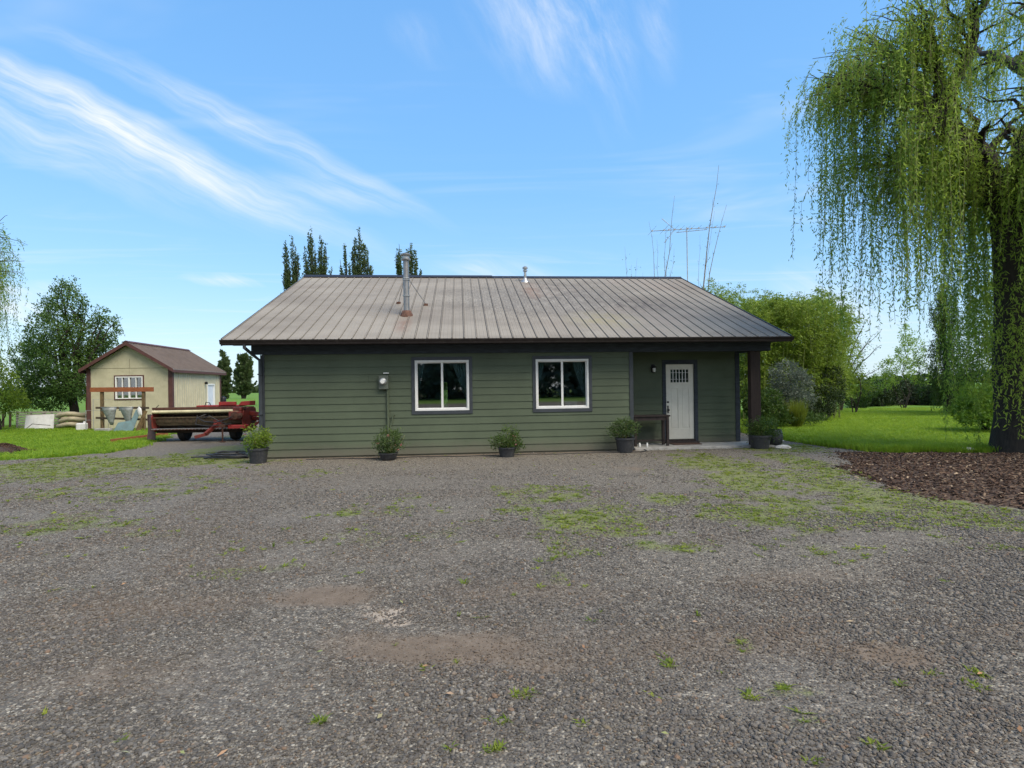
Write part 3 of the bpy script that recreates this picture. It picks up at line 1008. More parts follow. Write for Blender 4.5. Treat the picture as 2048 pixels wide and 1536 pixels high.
def course_boards(parent, s0, s1, z0, z1, tface, openings, pitch=.187, mat='green_siding'):
    """lap siding: every board of every course is its own piece, cut round the openings"""
    z = z0
    k = 0
    while z < z1 - .02:
        ze = min(z + pitch, z1)
        cuts = [(a, b, c, d) for (a, b, c, d) in openings if d > z + .005 and c < ze - .005]
        segs = []
        x = s0
        for (a, b, c, d) in sorted(cuts):
            if a > x:
                segs.append((x, a, z, ze))
            lo, hi = max(z, c), min(ze, d)
            if lo > z + .015:
                segs.append((a, b, z, lo))
            if hi < ze - .015:
                segs.append((a, b, hi, ze))
            x = b
        if x < s1:
            segs.append((x, s1, z, ze))
        joined, segs = segs, []
        for (a, b, lo, hi) in joined:                      # butt joints, staggered from course to course
            j = s0 + 3.66 * ((k * .37) % 1.0)
            while j < b:
                if a + .5 < j < b - .5:
                    segs.append((a, j, lo, hi)); a = j
                j += 3.66
            segs.append((a, b, lo, hi))
        for (a, b, lo, hi) in segs:
            th = .011
            out = .015
            lap = .022 if hi == ze and ze < z1 else 0
            dl, dh = (1 - (lo - z) / pitch) * out, max(0, 1 - (hi + lap - z) / pitch) * out
            p = [(tface - .004 - dl - th, lo), (tface - .004 - dl, lo), (tface - .004 - max(dh, 0), hi + lap), (tface - .004 - max(dh, 0) - th * .55, hi + lap)]
            MB().prism(p, 'x', a + .0015, b - .0015).build('siding_board', mat, parent)
        z = ze
        k += 1


def wall_with_holes(name, s0, s1, t0, t1, z0, z1, holes, mat, parent):
    b = MB()
    x = s0
    for (a, c, lo, hi) in sorted(holes):
        b.box((x, t0, z0), (a, t1, z1))
        b.box((a, t0, z0), (c, t1, lo))
        b.box((a, t0, hi), (c, t1, z1))
        x = c
    b.box((x, t0, z0), (s1, t1, z1))
    return b.build(name, mat, parent)


WIN = [(3.79, 5.18, 1.13, 2.43), (6.92, 8.33, 1.13, 2.43)]
BACKWIN = [(2.2, 2.75, .75, 2.05), (3.9, 4.35, .75, 2.05), (6.6, 7.4, 1.0, 2.1)]
DOOR = (10.79, 11.62, .16, 2.30)

front = wall_with_holes('front_wall', 0, WS, .0, .14, -.05, 2.84, WIN, 'green_siding', HOUSE)
course_boards(front, .06, WS - .07, .03, 2.70, 0.0, WIN)
porch_wall = wall_with_holes('porch_wall', WS, WE, TDEP, TDEP + .14, -.05, 2.84, [DOOR], 'green_siding', HOUSE)
course_boards(porch_wall, WS + .02, WE - .1, .06, 2.70, TDEP, [(DOOR[0] - .1, DOOR[1] + .1, .05, 2.42)])
ret = MB().box((WS - .14, .14, -.05), (WS, TDEP + .14, 2.84)).build('porch_side_wall', 'green_siding', HOUSE)
left = MB().prism([(.14, -.05), (TB, -.05), (TB, 2.84), (RT1, roof_z(RT1) - .12), (.14, roof_z(.14) - .12)], 'x', 0, .14).build('side_wall', 'green_siding', HOUSE)
right = MB().prism([(TDEP + .14, -.05), (TB, -.05), (TB, 2.84), (RT1, roof_z(RT1) - .12), (TDEP + .14, roof_z(TDEP) - .12)], 'x', WE - .14, WE).build('side_wall', 'green_siding', HOUSE)
for wl, sx, out in ((left, 0.0, -1), (right, WE, 1)):
    z = .03
    while z < 2.7:
        p = [(sx + out * .004, z), (sx + out * .03, z), (sx + out * .012, z + .2), (sx + out * .004, z + .2)]
        MB().prism(p, 'y', .1 if out < 0 else TDEP + .1, TB).build('siding_board', 'green_siding', wl)
        z += .187
wall_with_holes('back_wall', 0, WE, TB, TB + .14, -.05, 2.84, BACKWIN, 'interior_wall', HOUSE)
# trims
MB().box((-.035, -.045, .0), (.06, .12, 2.6)).box((-.035, .12, .0), (-.005, .2, 2.6)).build('corner_trim', 'slate_trim', HOUSE)
MB().box((WS - .075, -.045, .02), (WS + .025, .0, 2.6)).box((WS + .002, .0, .02), (WS + .025, .12, 2.6)).build('corner_trim', 'slate_trim', HOUSE)
MB().box((WE - .1, TDEP - .045, .06), (WE + .025, TDEP, 2.75)).build('corner_trim', 'dark_beam', HOUSE)
MB().box((-.24, -.075, 2.605), (13.34, -.03, 2.835)).build('frieze_beam', 'dark_beam', HOUSE, bevel=.006)
MB().box((WS + .03, -.028, 2.6), (13.335, .16, 2.836)).build('porch_beam', 'dark_beam', HOUSE, bevel=.006)
MB().box((13.02, .165, 2.61), (13.2, TDEP + .2, 2.83)).build('porch_beam', 'dark_beam', HOUSE, bevel=.006)
MB().box((RS0 + .02, RT0 + .03, 2.84), (RS1 - .02, .02, 2.86)).build('soffit', 'soffit', HOUSE)
MB().box((WS, .02, 2.842), (RS1 - .02, TDEP + .1, 2.862)).build('porch_ceiling', 'porch_boards', HOUSE)
MB().box((RS0, RT0, 2.80), (RS1, RT0 + .028, RZ0 - .025)).build('fascia', 'bronze_metal', HOUSE)
# the gutter: an open K-shaped trough
gp = [(RT0 - .002, 2.835), (RT0 - .08, 2.815), (RT0 - .088, 2.85), (RT0 - .118, 2.90), (RT0 - .122, 2.925), (RT0 - .114, 2.925), (RT0 - .110, 2.902), (RT0 - .082, 2.856), (RT0 - .075, 2.823), (RT0 - .01, 2.84), (RT0 - .01, 2.925), (RT0 - .002, 2.925)]
gut = MB().prism(gp, 'x', RS0 - .02, RS1 + .03)
for e in (RS0 - .024, RS1 + .03):
    gut.prism([(RT0 - .002, 2.835), (RT0 - .08, 2.815), (RT0 - .122, 2.925), (RT0 - .002, 2.925)], 'x', e, e + .004)
gut.build('gutter', 'bronze_metal', HOUSE)
ds = MB()
ds.tube([(-.17, RT0 - .05, 2.83), (-.17, RT0 - .05, 2.74), (-.14, -.26, 2.60), (-.02, -.10, 2.46), (-.02, -.10, .34), (-.02, -.24, .22)], .042, 4)
dsp = ds.build('downspout', 'slate_trim', HOUSE)
for z in (2.1, 1.1):
    MB().box((-.07, -.15, z), (.03, -.06, z + .03)).build('strap', 'slate_trim', dsp)

# roof: deck, standing-seam panels, ridge cap, rake boards
RL = math.hypot(RT1 - RT0, SL * (RT1 - RT0))
RA = math.atan(SL)
deck = MB()
for sgn in (0, 1):
    ys_ = [RT0, RT1] if sgn == 0 else [RT1, 2 * RT1 - RT0]
    zs_ = [RZ0, RIDGE] if sgn == 0 else [RIDGE, RZ0]
    deck.prism([(ys_[0], zs_[0] - .1), (ys_[1], zs_[1] - .1), (ys_[1], zs_[1] - .012), (ys_[0], zs_[0] - .012)], 'x', RS0 + .03, RS1 - .03)
roof = deck.build('roof', 'soffit', HOUSE)
NP = 47
PW = (RS1 - RS0) / NP
pm = MB()
pm.box((.004, 0, -.004), (PW - .004, RL, 0))
pm.prism([(-.012, 0), (.012, 0), (.008, .022), (.005, .025), (-.005, .025), (-.008, .022)], 'y', 0, RL)
for k in (1, 2):
    x = PW * k / 3
    pm.prism([(x - .012, 0), (x + .012, 0), (x + .006, .004), (x - .006, .004)], 'y', 0, RL)
nplain = len(pm.f)
pm.box((-.024, 0, -.004), (-.012, RL, .0015)).box((.012, 0, -.004), (.024, RL, .0015))  # darker strips along both sides of each seam
panel_mesh = pm.mesh('roof_panel')
panel_mesh.materials.append(MATS['roof_metal']); panel_mesh.materials.append(MATS['seam_strip'])
for f_ in panel_mesh.polygons:
    if f_.index >= nplain:
        f_.material_index = 1
rr = random.Random(3)
for k in range(NP):
    p = link('roof_panel', panel_mesh, 'roof_metal', roof)
    p.location = (RS0 + k * PW, RT0 - .03 + rr.uniform(-.006, .006), RZ0 - .012 + rr.uniform(0, .002))
    p.rotation_euler = (RA, 0, 0)
for k in range(NP):
    p = link('roof_panel', panel_mesh, 'roof_metal', roof)
    p.location = (RS1 - k * PW, 2 * RT1 - RT0 + .03, RZ0 - .012)
    p.rotation_euler = (RA, 0, math.pi)
cap = [(RT1 - .16, RIDGE - .045), (RT1, RIDGE + .055), (RT1 + .16, RIDGE - .045), (RT1 + .16, RIDGE - .015), (RT1, RIDGE + .085), (RT1 - .16, RIDGE - .015)]
MB().prism(cap, 'x', RS0 - .01, 6.2).build('ridge_cap', 'bronze_metal', HOUSE)
cap2 = [(a, z - .022) for a, z in cap]
MB().prism(cap2, 'x', 6.202, RS1 + .01).build('ridge_cap', 'bronze_metal', HOUSE)
for s in (RS0 - .02, RS1 - .005):
    for (ya, yb) in ((RT0 - .03, RT1), (RT1, 2 * RT1 - RT0 + .03)):
        za, zb = roof_z(ya), roof_z(yb)
        MB().prism([(ya, za - .15), (yb, zb - .15), (yb, zb + .03), (ya, za + .03)], 'x', s, s + .025).build('rake_trim', 'bronze_metal', HOUSE)
# porch post
pp = MB().box((12.79, -.03, .04), (13.07, .15, 2.6)).build('porch_post', 'post_wood', HOUSE, bevel=.012)
slab = MB().box((WS + .03, -.12, -.08), (13.42, TDEP - .002, .05)).build('porch_slab', 'concrete', None, bevel=.01)
slab.location = HOUSE.location; slab.rotation_euler = HOUSE.rotation_euler
tag(slab, kind='structure')

# interior shell
MB().box((.15, .15, -.04), (WS - .15, TB, .02)).box((WS - .149, TDEP + .16, -.04), (WE - .15, TB, .02)).build('floor', 'interior_floor', HOUSE)
MB().box((.15, .15, 2.55), (WS - .15, TB, 2.6)).box((WS - .149, TDEP + .16, 2.55), (WE - .15, TB, 2.6)).build('ceiling', 'interior_wall', HOUSE)
MB().box((5.6, .15, .02), (5.72, 7.5, 2.55)).box((WS - .02, TDEP + .15, .02), (WS + .1, TB, 2.55)).box((5.72, 6.0, .02), (WS - .02, 6.1, 2.55)).build('partition_wall', 'interior_wall', HOUSE)


def slider_window(box, parent, tf, trim=True):
    a, b, lo, hi = box
    w = thing_part('window', parent)
    if trim:
        f = MB()
        f.box((a - .085, tf - .046, lo - .09), (b + .085, tf - .002, lo)).box((a - .085, tf - .045, hi), (b + .085, tf - .002, hi + .085))
        f.box((a - .084, tf - .044, lo), (a, tf - .002, hi)).box((b, tf - .044, lo), (b + .084, tf - .002, hi))
        f.build('trim', 'slate_trim', w, bevel=.003)
    fw = .05
    f = MB()
    f.box((a, tf - .032, lo), (b, tf + .09, lo + fw)).box((a, tf - .032, hi - fw), (b, tf + .09, hi)).box((a, tf - .031, lo + fw), (a + fw, tf + .088, hi - fw)).box((b - fw, tf - .031, lo + fw), (b, tf + .088, hi - fw))
    f.build('frame', 'white_vinyl', w, bevel=.004)
    mid = (a + b) / 2
    s = MB()
    s.box((mid - .028, tf + .004, lo + fw), (mid + .028, tf + .04, hi - fw))
    for (x0, x1, y0) in ((a + fw, mid - .028, .006), (mid + .028, b - fw, .03)):
        s.box((x0, tf + y0, lo + fw), (x1, tf + y0 + .03, lo + fw + .024)).box((x0, tf + y0, hi - fw - .024), (x1, tf + y0 + .03, hi - fw))
    s.box((a + fw, tf + .006, lo + fw + .024), (a + fw + .022, tf + .036, hi - fw - .024)).box((b - fw - .022, tf + .03, lo + fw + .024), (b - fw, tf + .06, hi - fw - .024))
    s.build('sash', 'white_vinyl', w, bevel=.003)
    for (x0, x1, y0) in ((a + fw, mid, .018), (mid, b - fw, .044)):
        MB().box((x0 + .01, tf + y0, lo + fw + .01), (x1 - .01, tf + y0 + .004, hi - fw - .01)).build('pane', 'window_glass', w)
    return w


def thing_part(name, parent):
    o = bpy.data.objects.new(name, None)
    o.empty_display_size = .1
    COL.objects.link(o)
    o.parent = parent
    return o


for bx_ in WIN:
    slider_window(bx_, HOUSE, 0.0)
for (a, b, lo, hi) in BACKWIN:
    w = thing_part('window', HOUSE)
    f = MB().box((a, TB + .02, lo), (b, TB + .1, lo + .05)).box((a, TB + .02, hi - .05), (b, TB + .1, hi)).box((a, TB + .02, lo + .05), (a + .05, TB + .1, hi - .05)).box((b - .05, TB + .02, lo + .05), (b, TB + .1, hi - .05))
    f.build('frame', 'white_vinyl', w)
    MB().box((a + .04, TB + .05, lo + .04), (b - .04, TB + .055, hi - .04)).build('pane', 'window_glass', w)

# front door
dA, dB, dL, dH = DOOR
door = thing_part('door', HOUSE)
tf = TDEP
b = MB()
px0, px1, pz0, pz1 = dA + .14, dB - .14, 1.77, 2.16            # light opening
lf = tf + .012
b.box((dA, lf, dL), (px0, lf + .045, dH)).box((px1, lf, dL), (dB, lf + .045, dH)).box((px0, lf, pz1), (px1, lf + .045, dH))
cxm = (dA + dB) / 2
b.box((px0, lf, 1.60), (px1, lf + .045, pz0)).box((px0, lf, dL), (px1, lf + .045, dL + .30)).box((cxm - .05, lf, dL + .30), (cxm + .05, lf + .045, 1.60))
b.build('leaf', 'door_paint', door, bevel=.004)
for (x0, x1) in ((px0, cxm - .05), (cxm + .05, px1)):
    MB().box((x0, lf + .014, dL + .30), (x1, lf + .04, 1.60)).box((x0 + .03, lf + .006, dL + .335), (x1 - .03, lf + .014, 1.565)).build('door_panel', 'door_paint', door, bevel=.004)
MB().box((px0, lf + .02, pz0), (px1, lf + .026, pz1)).build('pane', 'window_glass', door)
fr = MB()
fr.box((px0 - .02, lf - .008, pz0 - .02), (px1 + .02, lf, pz0 + .012)).box((px0 - .02, lf - .008, pz1 - .012), (px1 + .02, lf, pz1 + .02)).box((px0 - .02, lf - .008, pz0 + .012), (px0 + .012, lf, pz1 - .012)).box((px1 - .012, lf - .008, pz0 + .012), (px1 + .02, lf, pz1 - .012))
fr.build('light_frame', 'door_paint', door)
for k in range(1, 6):
    x = px0 + (px1 - px0) * k / 6
    MB().box((x - .009, lf + .006, pz0), (x + .009, lf + .019, pz1)).build('muntin', 'white_vinyl', door)
for zz_ in (pz0 + .1, pz1 - .1):
    MB().box((px0, lf + .008, zz_ - .005), (px1, lf + .0185, zz_ + .005)).build('muntin', 'white_vinyl', door)
MB().box((dA - .1, tf - .045, .05), (dA - .002, tf - .001, 2.42)).box((dB + .002, tf - .045, .05), (dB + .1, tf - .001, 2.42)).box((dA - .002, tf - .044, dH + .004), (dB + .002, tf - .001, 2.42)).build('trim', 'dark_beam', door)
MB().box((dA - .06, tf - .2, .05), (dB + .07, tf - .001, .1)).box((dA - .02, tf - .06, .1), (dB + .02, tf + .05, .155)).build('threshold', 'table_wood', door, bevel=.004)
hd = MB().lathe([(.03, 0), (.03, .012), (.012, .014), (.012, .05), (.028, .055), (.03, .07), (.02, .085)], 14)
M = Matrix.Translation((dA + .065, lf, 1.0)) @ Matrix.Rotation(R(90), 4, 'X')
hd.v = [tuple(M @ Vector(p)) for p in hd.v]
hd.box((dA + .045, lf - .006, .9), (dA + .085, lf, 1.12))
hd.build('handle', 'black_iron', door, True)
db = MB().lathe([(.028, 0), (.028, .02), (.015, .022), (.012, .03)], 14)
M = Matrix.Translation((dA + .065, lf, 1.22)) @ Matrix.Rotation(R(90), 4, 'X')
db.v = [tuple(M @ Vector(p)) for p in db.v]
db.build('deadbolt', 'black_iron', door, True)


def on_house(name, label, cat, s, t_, z=0.0, rz=0.0):
    return thing(name, label, cat, hpos(s, t_, z), HROT + rz)


# stove pipe with its stays, boot and cap
ps, pt = 3.47, 1.45
pz = roof_z(pt)
sp = on_house('stove_pipe', 'tall shiny steel stove pipe with round cap and two stays on the roof', 'chimney pipe', ps, pt, pz)
topz = 5.53 - pz
MB().tube([(0, 0, -.15), (0, 0, topz - .1)], .082, 20).build('flue', 'galvanised', sp, True)
for z in (.55, 1.0, 1.02 + .02):
    MB().lathe([(.1, z - .012), (.106, z - .01), (.106, z + .01), (.1, z + .012)], 20).build('band', 'galv_dull', sp, True)
MB().lathe([(.125, topz - .2), (.135, topz - .2), (.135, topz - .16), (.1, topz - .15)], 20).build('collar', 'galvanised', sp, True)
cp = MB().lathe([(.10, topz - .15), (.10, topz - .07), (.09, topz - .07)], 20)
cp.build('cap_screen', 'galv_dull', sp, True)
MB().lathe([(.145, topz - .075), (.15, topz - .06), (.15, topz - .035), (.09, topz - .005), (.02, topz)], 20).build('cap', 'galvanised', sp, True)
boot = MB().lathe([(.2, -.12), (.2, -.03), (.15, .06), (.118, .13), (.1, .14)], 18)
boot.v = [(x, y, z + y * SL * (1 if z < .05 else .3)) for x, y, z in boot.v]
boot.build('roof_boot', 'rust_boot', sp, True)
for (s_, t2) in ((3.95, 2.56), (3.11, 2.79)):
    d_ = (s_ - ps, t2 - pt, roof_z(t2) - pz + .03)
    st = MB().tube([(.06 if s_ > ps else -.06, .08, 1.03), d_], .011, 6).build('stay', 'galv_dull', sp)
    MB().box((d_[0] - .06, d_[1] - .07, d_[2] - .05), (d_[0] + .06, d_[1] + .07, d_[2] + .015)).build('foot', 'rust_boot', st)
vp = on_house('vent_pipe', 'small white vent pipe with a cap near the roof ridge', 'vent pipe', 7.38, 6.04, roof_z(6.04))
MB().tube([(0, 0, -.05), (0, 0, .47)], .05, 14).build('pipe', 'galv_dull', vp, True)
MB().lathe([(.09, .38), (.09, .4), (.05, .41), (.05, .45), (.095, .46), (.095, .52), (.04, .56)], 16).build('cap', 'galv_dull', vp, True)
fl = MB().lathe([(.17, -.06), (.16, 0), (.08, .05), (.055, .12), (.05, .12)], 14)
fl.v = [(x, y, z + y * SL * (1 if z < .03 else .3)) for x, y, z in fl.v]
fl.build('flashing', 'galv_dull', vp, True)

# electric meter on the wall
em = on_house('electric_meter', 'grey electric meter box with round glass dial and conduit on the wall', 'electric meter', 3.0, 0, 0)
MB().box((-.11, -.135, 1.70), (.13, -.03, 2.05)).build('meter_box', 'meter_grey', em, bevel=.008)
dl = MB().lathe([(.085, 0), (.085, .03), (.072, .035), (.072, .09), (.06, .1), (.02, .104)], 22)
M = Matrix.Translation((0, -.134, 1.90)) @ Matrix.Rotation(R(90), 4, 'X')
dl.v = [tuple(M @ Vector(p)) for p in dl.v]
dlo = dl.build('dial', 'galv_dull', em, True)
fc = MB().lathe([(.055, .1), (.055, .106), (.02, .107)], 18)
fc.v = [tuple(M @ Vector(p)) for p in fc.v]
fc.build('dial_face', 'white_vinyl', dlo, True)
MB().tube([(.1, -.06, 1.70), (.1, -.06, .05)], .03, 10).build('conduit', 'green_siding', em, True)
MB().tube([(.16, -.05, .75), (.2, -.05, .86), (.22, -.05, 1.0), (.26, -.05, 1.06)], .024, 8).tube([(.16, -.05, .05), (.16, -.05, .75)], .024, 8).build('service_pipe', 'green_siding', em, True)
MB().box((.0, -.07, 2.10), (.14, -.03, 2.125)).build('tag_plate', 'white_vinyl', em)

# porch light
pl = on_house('porch_light', 'small black lantern wall light left of the white door', 'wall light', 10.42, TDEP, 0)
MB().box((-.06, -.03, 2.08), (.06, -.016, 2.3)).build('back_plate', 'black_iron', pl, bevel=.004)
MB().box((-.012, -.12, 2.26), (.012, -.03, 2.28)).lathe([(.02, 2.25), (.075, 2.22), (.08, 2.205), (.06, 2.2)], 12, (0, -.11, 0)).lathe([(.045, 2.08), (.05, 2.07), (.03, 2.06)], 12, (0, -.11, 0)).build('hood', 'black_iron', pl, True)
MB().lathe([(.036, 2.08), (.05, 2.12), (.05, 2.19), (.045, 2.2)], 12, (0, -.11, 0)).build('shade', pmat('frosted_glass', (.6, .6, .58), .3, 0, .05, 9, .02, .001), pl, True)

# console table on the porch
tb = on_house('console_table', 'narrow dark brown wooden table standing left of the white door', 'table', 10.12, .47, .05)
MB().box((-.52, -.22, .80), (.52, .22, .84)).build('table_top', 'table_wood', tb, bevel=.006)
MB().box((-.47, -.18, .70), (.47, -.15, .799)).box((-.47, .15, .70), (.47, .18, .799)).build('apron', 'table_wood', tb)
for (x, y) in ((-.45, -.17), (.45, -.17), (-.45, .17), (.45, .17)):
    MB().box((x - .035, y - .035, 0), (x + .035, y + .035, .7995)).build('leg', 'table_wood', tb, bevel=.004)
MB().box((-.48, -.02, .12), (.48, .02, .16)).build('stretcher', 'table_wood', tb)
dm_ = on_house('doormat', 'brown bristle doormat lying before the white door', 'doormat', 11.2, .6, .052)
MB().box((-.4, -.17, 0), (.4, .17, .02)).build('pile', 'mat_brown', dm_, bevel=.006)
for i, (s_, t2, w_) in enumerate(((9.72, .1, .032), (9.92, .08, .028))):
    j = MB().lathe([(w_ * .8, 0), (w_, .02), (w_, .07), (w_ * .7, .1), (w_ * .4, .12)], 12).build('jar', 'white_vinyl', None, True)
    j.location = hpos(s_, t2, .05)
    tag(j, ['small white jar at the left foot of the porch table', 'small white jar right of the porch table\'s front leg'][i], 'jar')

# things seen through the windows
def curtain(s0, s1, zt, zb, side, label):
    """a panel tied back to one side: wide at the rail, gathered low at the jamb"""
    nx, nz = 22, 12
    vs, fs = [], []
    for j in range(nz + 1):
        k = j / nz
        pinch = 1 - .78 * min(1, k * 1.25) ** 1.2
        for i in range(nx + 1):
            u = i / nx
            x = (s1 - (s1 - s0) * u * pinch) if side > 0 else (s0 + (s1 - s0) * u * pinch)
            vs.append((x, .26 + .03 * math.sin(u * 34), zt - (zt - zb) * k))
    for j in range(nz):
        for i in range(nx):
            a = j * (nx + 1) + i
            fs.append((a, a + 1, a + nx + 2, a + nx + 1))
    o = MB().add(vs, fs).build('curtain', 'teal_curtain', None, True)
    md = o.modifiers.new('cloth', 'SOLIDIFY'); md.thickness = .003
    o.location = HOUSE.location; o.rotation_euler = HOUSE.rotation_euler
    tag(o, label, 'curtain')


curtain(4.75, 5.2, 2.4, 1.15, 1, 'teal curtain tied back in the right half of the left window')
curtain(3.78, 4.02, 2.4, 1.3, -1, 'teal curtain tied back in the left half of the left window')
curtain(7.95, 8.36, 2.4, 1.2, 1, 'teal curtain tied back in the right half of the right window')
curtain(6.9, 7.2, 2.4, 1.3, -1, 'teal curtain tied back in the left half of the right window')
cl = on_house('ceiling_lamp', 'white bowl ceiling lamp seen through the right window', 'ceiling lamp', 7.42, 1.6, 0)
MB().lathe([(.02, 2.31), (.1, 2.33), (.15, 2.39), (.165, 2.44), (.16, 2.45)], 18).build('bowl', 'white_vinyl', cl, True)
MB().tube([(0, 0, 2.44), (0, 0, 2.549)], .02, 8).build('stem', 'black_iron', cl)
bxo = MB().box((-.17, -.12, 0), (.17, .12, .12)).box((-.18, -.13, .1), (.18, .13, .135)).build('storage_box', 'white_vinyl', None, bevel=.004)
bxo.location = hpos(7.95, .62, 1.18 + .0); bxo.rotation_euler = (0, 0, HROT)
tag(bxo, 'white box standing inside on the sill side table, right window', 'box')
ct = on_house('side_table', 'dark side table just inside the right window', 'table', 7.9, .62, .02)
MB().box((-.5, -.25, 1.12), (.5, .25, 1.158)).build('table_top', 'table_wood', ct)
for (x, y) in ((-.45, -.2), (.45, -.2), (-.45, .2), (.45, .2)):
    MB().box((x - .02, y - .02, 0), (x + .02, y + .02, 1.12)).build('leg', 'table_wood', ct)
# ------------------------------------------------------------------ the shed
pmat('shed_ply', srgb(180, 173, 146), .75, 0, .09, 2.2, .2, .004, dirt=(.22, .2, .13), dirt_amt=.25)
pmat('shed_metal', srgb(188, 180, 152), .5, 0, .08, 3, .05, .002, dirt=(.25, .23, .17), dirt_amt=.2)
pmat('dark_wood_trim', srgb(104, 96, 74), .8, 0, .3, 7, .3, .003)
pmat('shed_brown', srgb(82, 50, 46), .6, 0, .2, 5, .15, .003)
pmat('shed_roof', srgb(118, 106, 98), .5, .1, .15, 3, .08, .002, dirt=(.16, .13, .12), dirt_amt=.3)
pmat('blue_white_paint', (.60, .64, .70), .5, 0, .05, 4, .05, .001)
pmat('dark_glass', (.03, .035, .04), .12, 0, .3, 3, .02, .001)

SHW, SHL = 3.76, 5.4
SHED = thing('shed', 'small cream shed with brown trim and a brown ribbed metal roof on the left lawn', 'shed', (-19.88, 26.66, 0), HROT)
sz, rz_ = 2.86, 4.03                         # eave and ridge height of the walls
WX = (1.24, 2.46, 1.42, 2.47)
g = MB()
g.box((0, 0, -.05), (WX[0], .12, 2.86)).box((WX[1], 0, -.05), (SHW, .12, 2.86)).box((WX[0], 0, -.05), (WX[1], .12, WX[2])).box((WX[0], 0, WX[3]), (WX[1], .12, 2.86))
gw = g.build('gable_wall', 'shed_ply', SHED)
pn = [(0, SHW / 2 - .004, .05, 2.855), (SHW / 2 + .004, SHW, .05, 2.855)]
for (a, b, lo, hi) in pn:
    x0, x1 = (a, WX[0]) if a == 0 else (WX[1], b)
    MB().box((x0 + .002, -.012, lo), (x1, -.001, hi)).build('panel', 'shed_ply', gw)
    xa, xb = max(a, WX[0]), min(b, WX[1])
    MB().box((xa, -.0115, lo), (xb, -.001, WX[2])).build('panel', 'shed_ply', gw)
    MB().box((xa, -.0115, WX[3]), (xb, -.001, hi)).build('panel', 'shed_ply', gw)
MB().prism([(.02, 2.868), (SHW - .02, 2.868), (SHW / 2, rz_ - .03)], 'y', -.014, .12).build('gable_panel', 'shed_ply', SHED)
MB().box((.02, -.017, 2.852), (SHW - .02, -.0125, 2.87)).build('flashing', 'dark_wood_trim', SHED)
MB().box((SHW / 2 - .006, -.0165, 2.87), (SHW / 2 + .006, -.0142, 3.3)).build('panel_joint', 'dark_wood_trim', SHED)
# ribbed side wall with a door
sw = MB().box((SHW - .12, .12, -.05), (SHW, 3.75, sz)).box((SHW - .12, 4.65, -.05), (SHW, SHL, sz)).box((SHW - .12, 3.75, 2.1), (SHW, 4.65, sz))
swo = sw.build('side_wall', 'shed_metal', SHED)
y = .2
while y < SHL - .05:
    if not 3.62 < y < 4.78:
        MB().prism([(SHW + .001, y - .03), (SHW + .022, y - .016), (SHW + .022, y + .016), (SHW + .001, y + .03)], 'z', .0, sz - .01).build('rib', 'shed_metal', swo)
    y += .228
MB().box((0, .12, -.05), (.12, SHL, sz)).build('side_wall', 'shed_metal', SHED)
MB().prism([(0, -.05), (SHW, -.05), (SHW, sz), (SHW / 2, rz_ - .03), (0, sz)], 'y', SHL, SHL + .12).build('back_wall', 'shed_ply', SHED)
for (x0, y0, x1, y1) in ((-.02, -.035, .15, -.015), (SHW - .15, -.035, SHW + .02, -.015), (SHW + .024, -.035, SHW + .045, .12), (SHW + .003, SHL - .02, SHW + .03, SHL + .1), (-.04, -.035, -.022, .12)):
    MB().box((x0, y0, 0), (x1, y1, sz)).build('corner_trim', 'shed_brown', SHED)
# roof with ribs, rake boards
ov, fo = .2, .3
th = math.atan((rz_ - sz) / (SHW / 2))
ez = sz - ov * math.tan(th) + .02
for sgn in (-1, 1):
    ex_ = SHW / 2 + sgn * (SHW / 2 + ov)
    rf = MB().prism([(SHW / 2, rz_ + .02), (ex_, ez), (ex_, ez + .035), (SHW / 2, rz_ + .055)], 'y', -fo, SHL + .4)
    ro = rf.build('roof', 'shed_roof', SHED)
    y = -fo + .03
    while y < SHL + .38:
        MB().prism([(SHW / 2, rz_ + .056), (ex_, ez + .036), (ex_, ez + .075), (SHW / 2, rz_ + .095)], 'y', y - .016, y + .016).build('rib', 'shed_roof', ro)
        y += .23
    for yy_ in (-fo - .025, SHL + .4):
        MB().prism([(SHW / 2, rz_ - .1), (ex_, ez - .1), (ex_ + sgn * .01, ez + .05), (SHW / 2, rz_ + .075)], 'y', yy_, yy_ + .024).build('rake_board', 'shed_brown', SHED)
    MB().box((min(ex_, ex_ - sgn * .03), -fo, ez - .12), (max(ex_, ex_ - sgn * .03), SHL + .4, ez - .002)).build('fascia', 'shed_brown', SHED)
MB().prism([(SHW / 2 - .14, rz_ + .02), (SHW / 2, rz_ + .1), (SHW / 2 + .14, rz_ + .02), (SHW / 2 + .14, rz_ + .035), (SHW / 2, rz_ + .115), (SHW / 2 - .14, rz_ + .035)], 'y', -fo - .03, SHL + .43).build('ridge_cap', 'shed_brown', SHED)
w = thing_part('window', SHED)
a, b_, lo, hi = WX
MB().box((a - .06, -.028, lo - .06), (b_ + .06, -.013, lo)).box((a - .06, -.028, hi), (b_ + .06, -.013, hi + .06)).box((a - .06, -.027, lo), (a, -.013, hi)).box((b_, -.027, lo), (b_ + .06, -.013, hi)).build('trim', 'shed_brown', w)
f = MB().box((a, -.04, lo), (b_, .06, lo + .045)).box((a, -.04, hi - .045), (b_, .06, hi)).box((a, -.039, lo + .045), (a + .045, .06, hi - .045)).box((b_ - .045, -.039, lo + .045), (b_, .06, hi - .045))
f.build('frame', 'white_vinyl', w)
for k, wd in ((1, .03), (2, .06), (3, .03)):
    x = a + (b_ - a) * k / 4
    MB().box((x - wd / 2, -.03, lo + .045), (x + wd / 2, .03, hi - .045)).build('mullion', 'white_vinyl', w)
for k in range(4):
    x0 = a + (b_ - a) * k / 4
    MB().box((x0 + .02, .034, lo + .04), (x0 + (b_ - a) / 4 - .015, .04, hi - .04)).build('pane', 'window_glass', w)
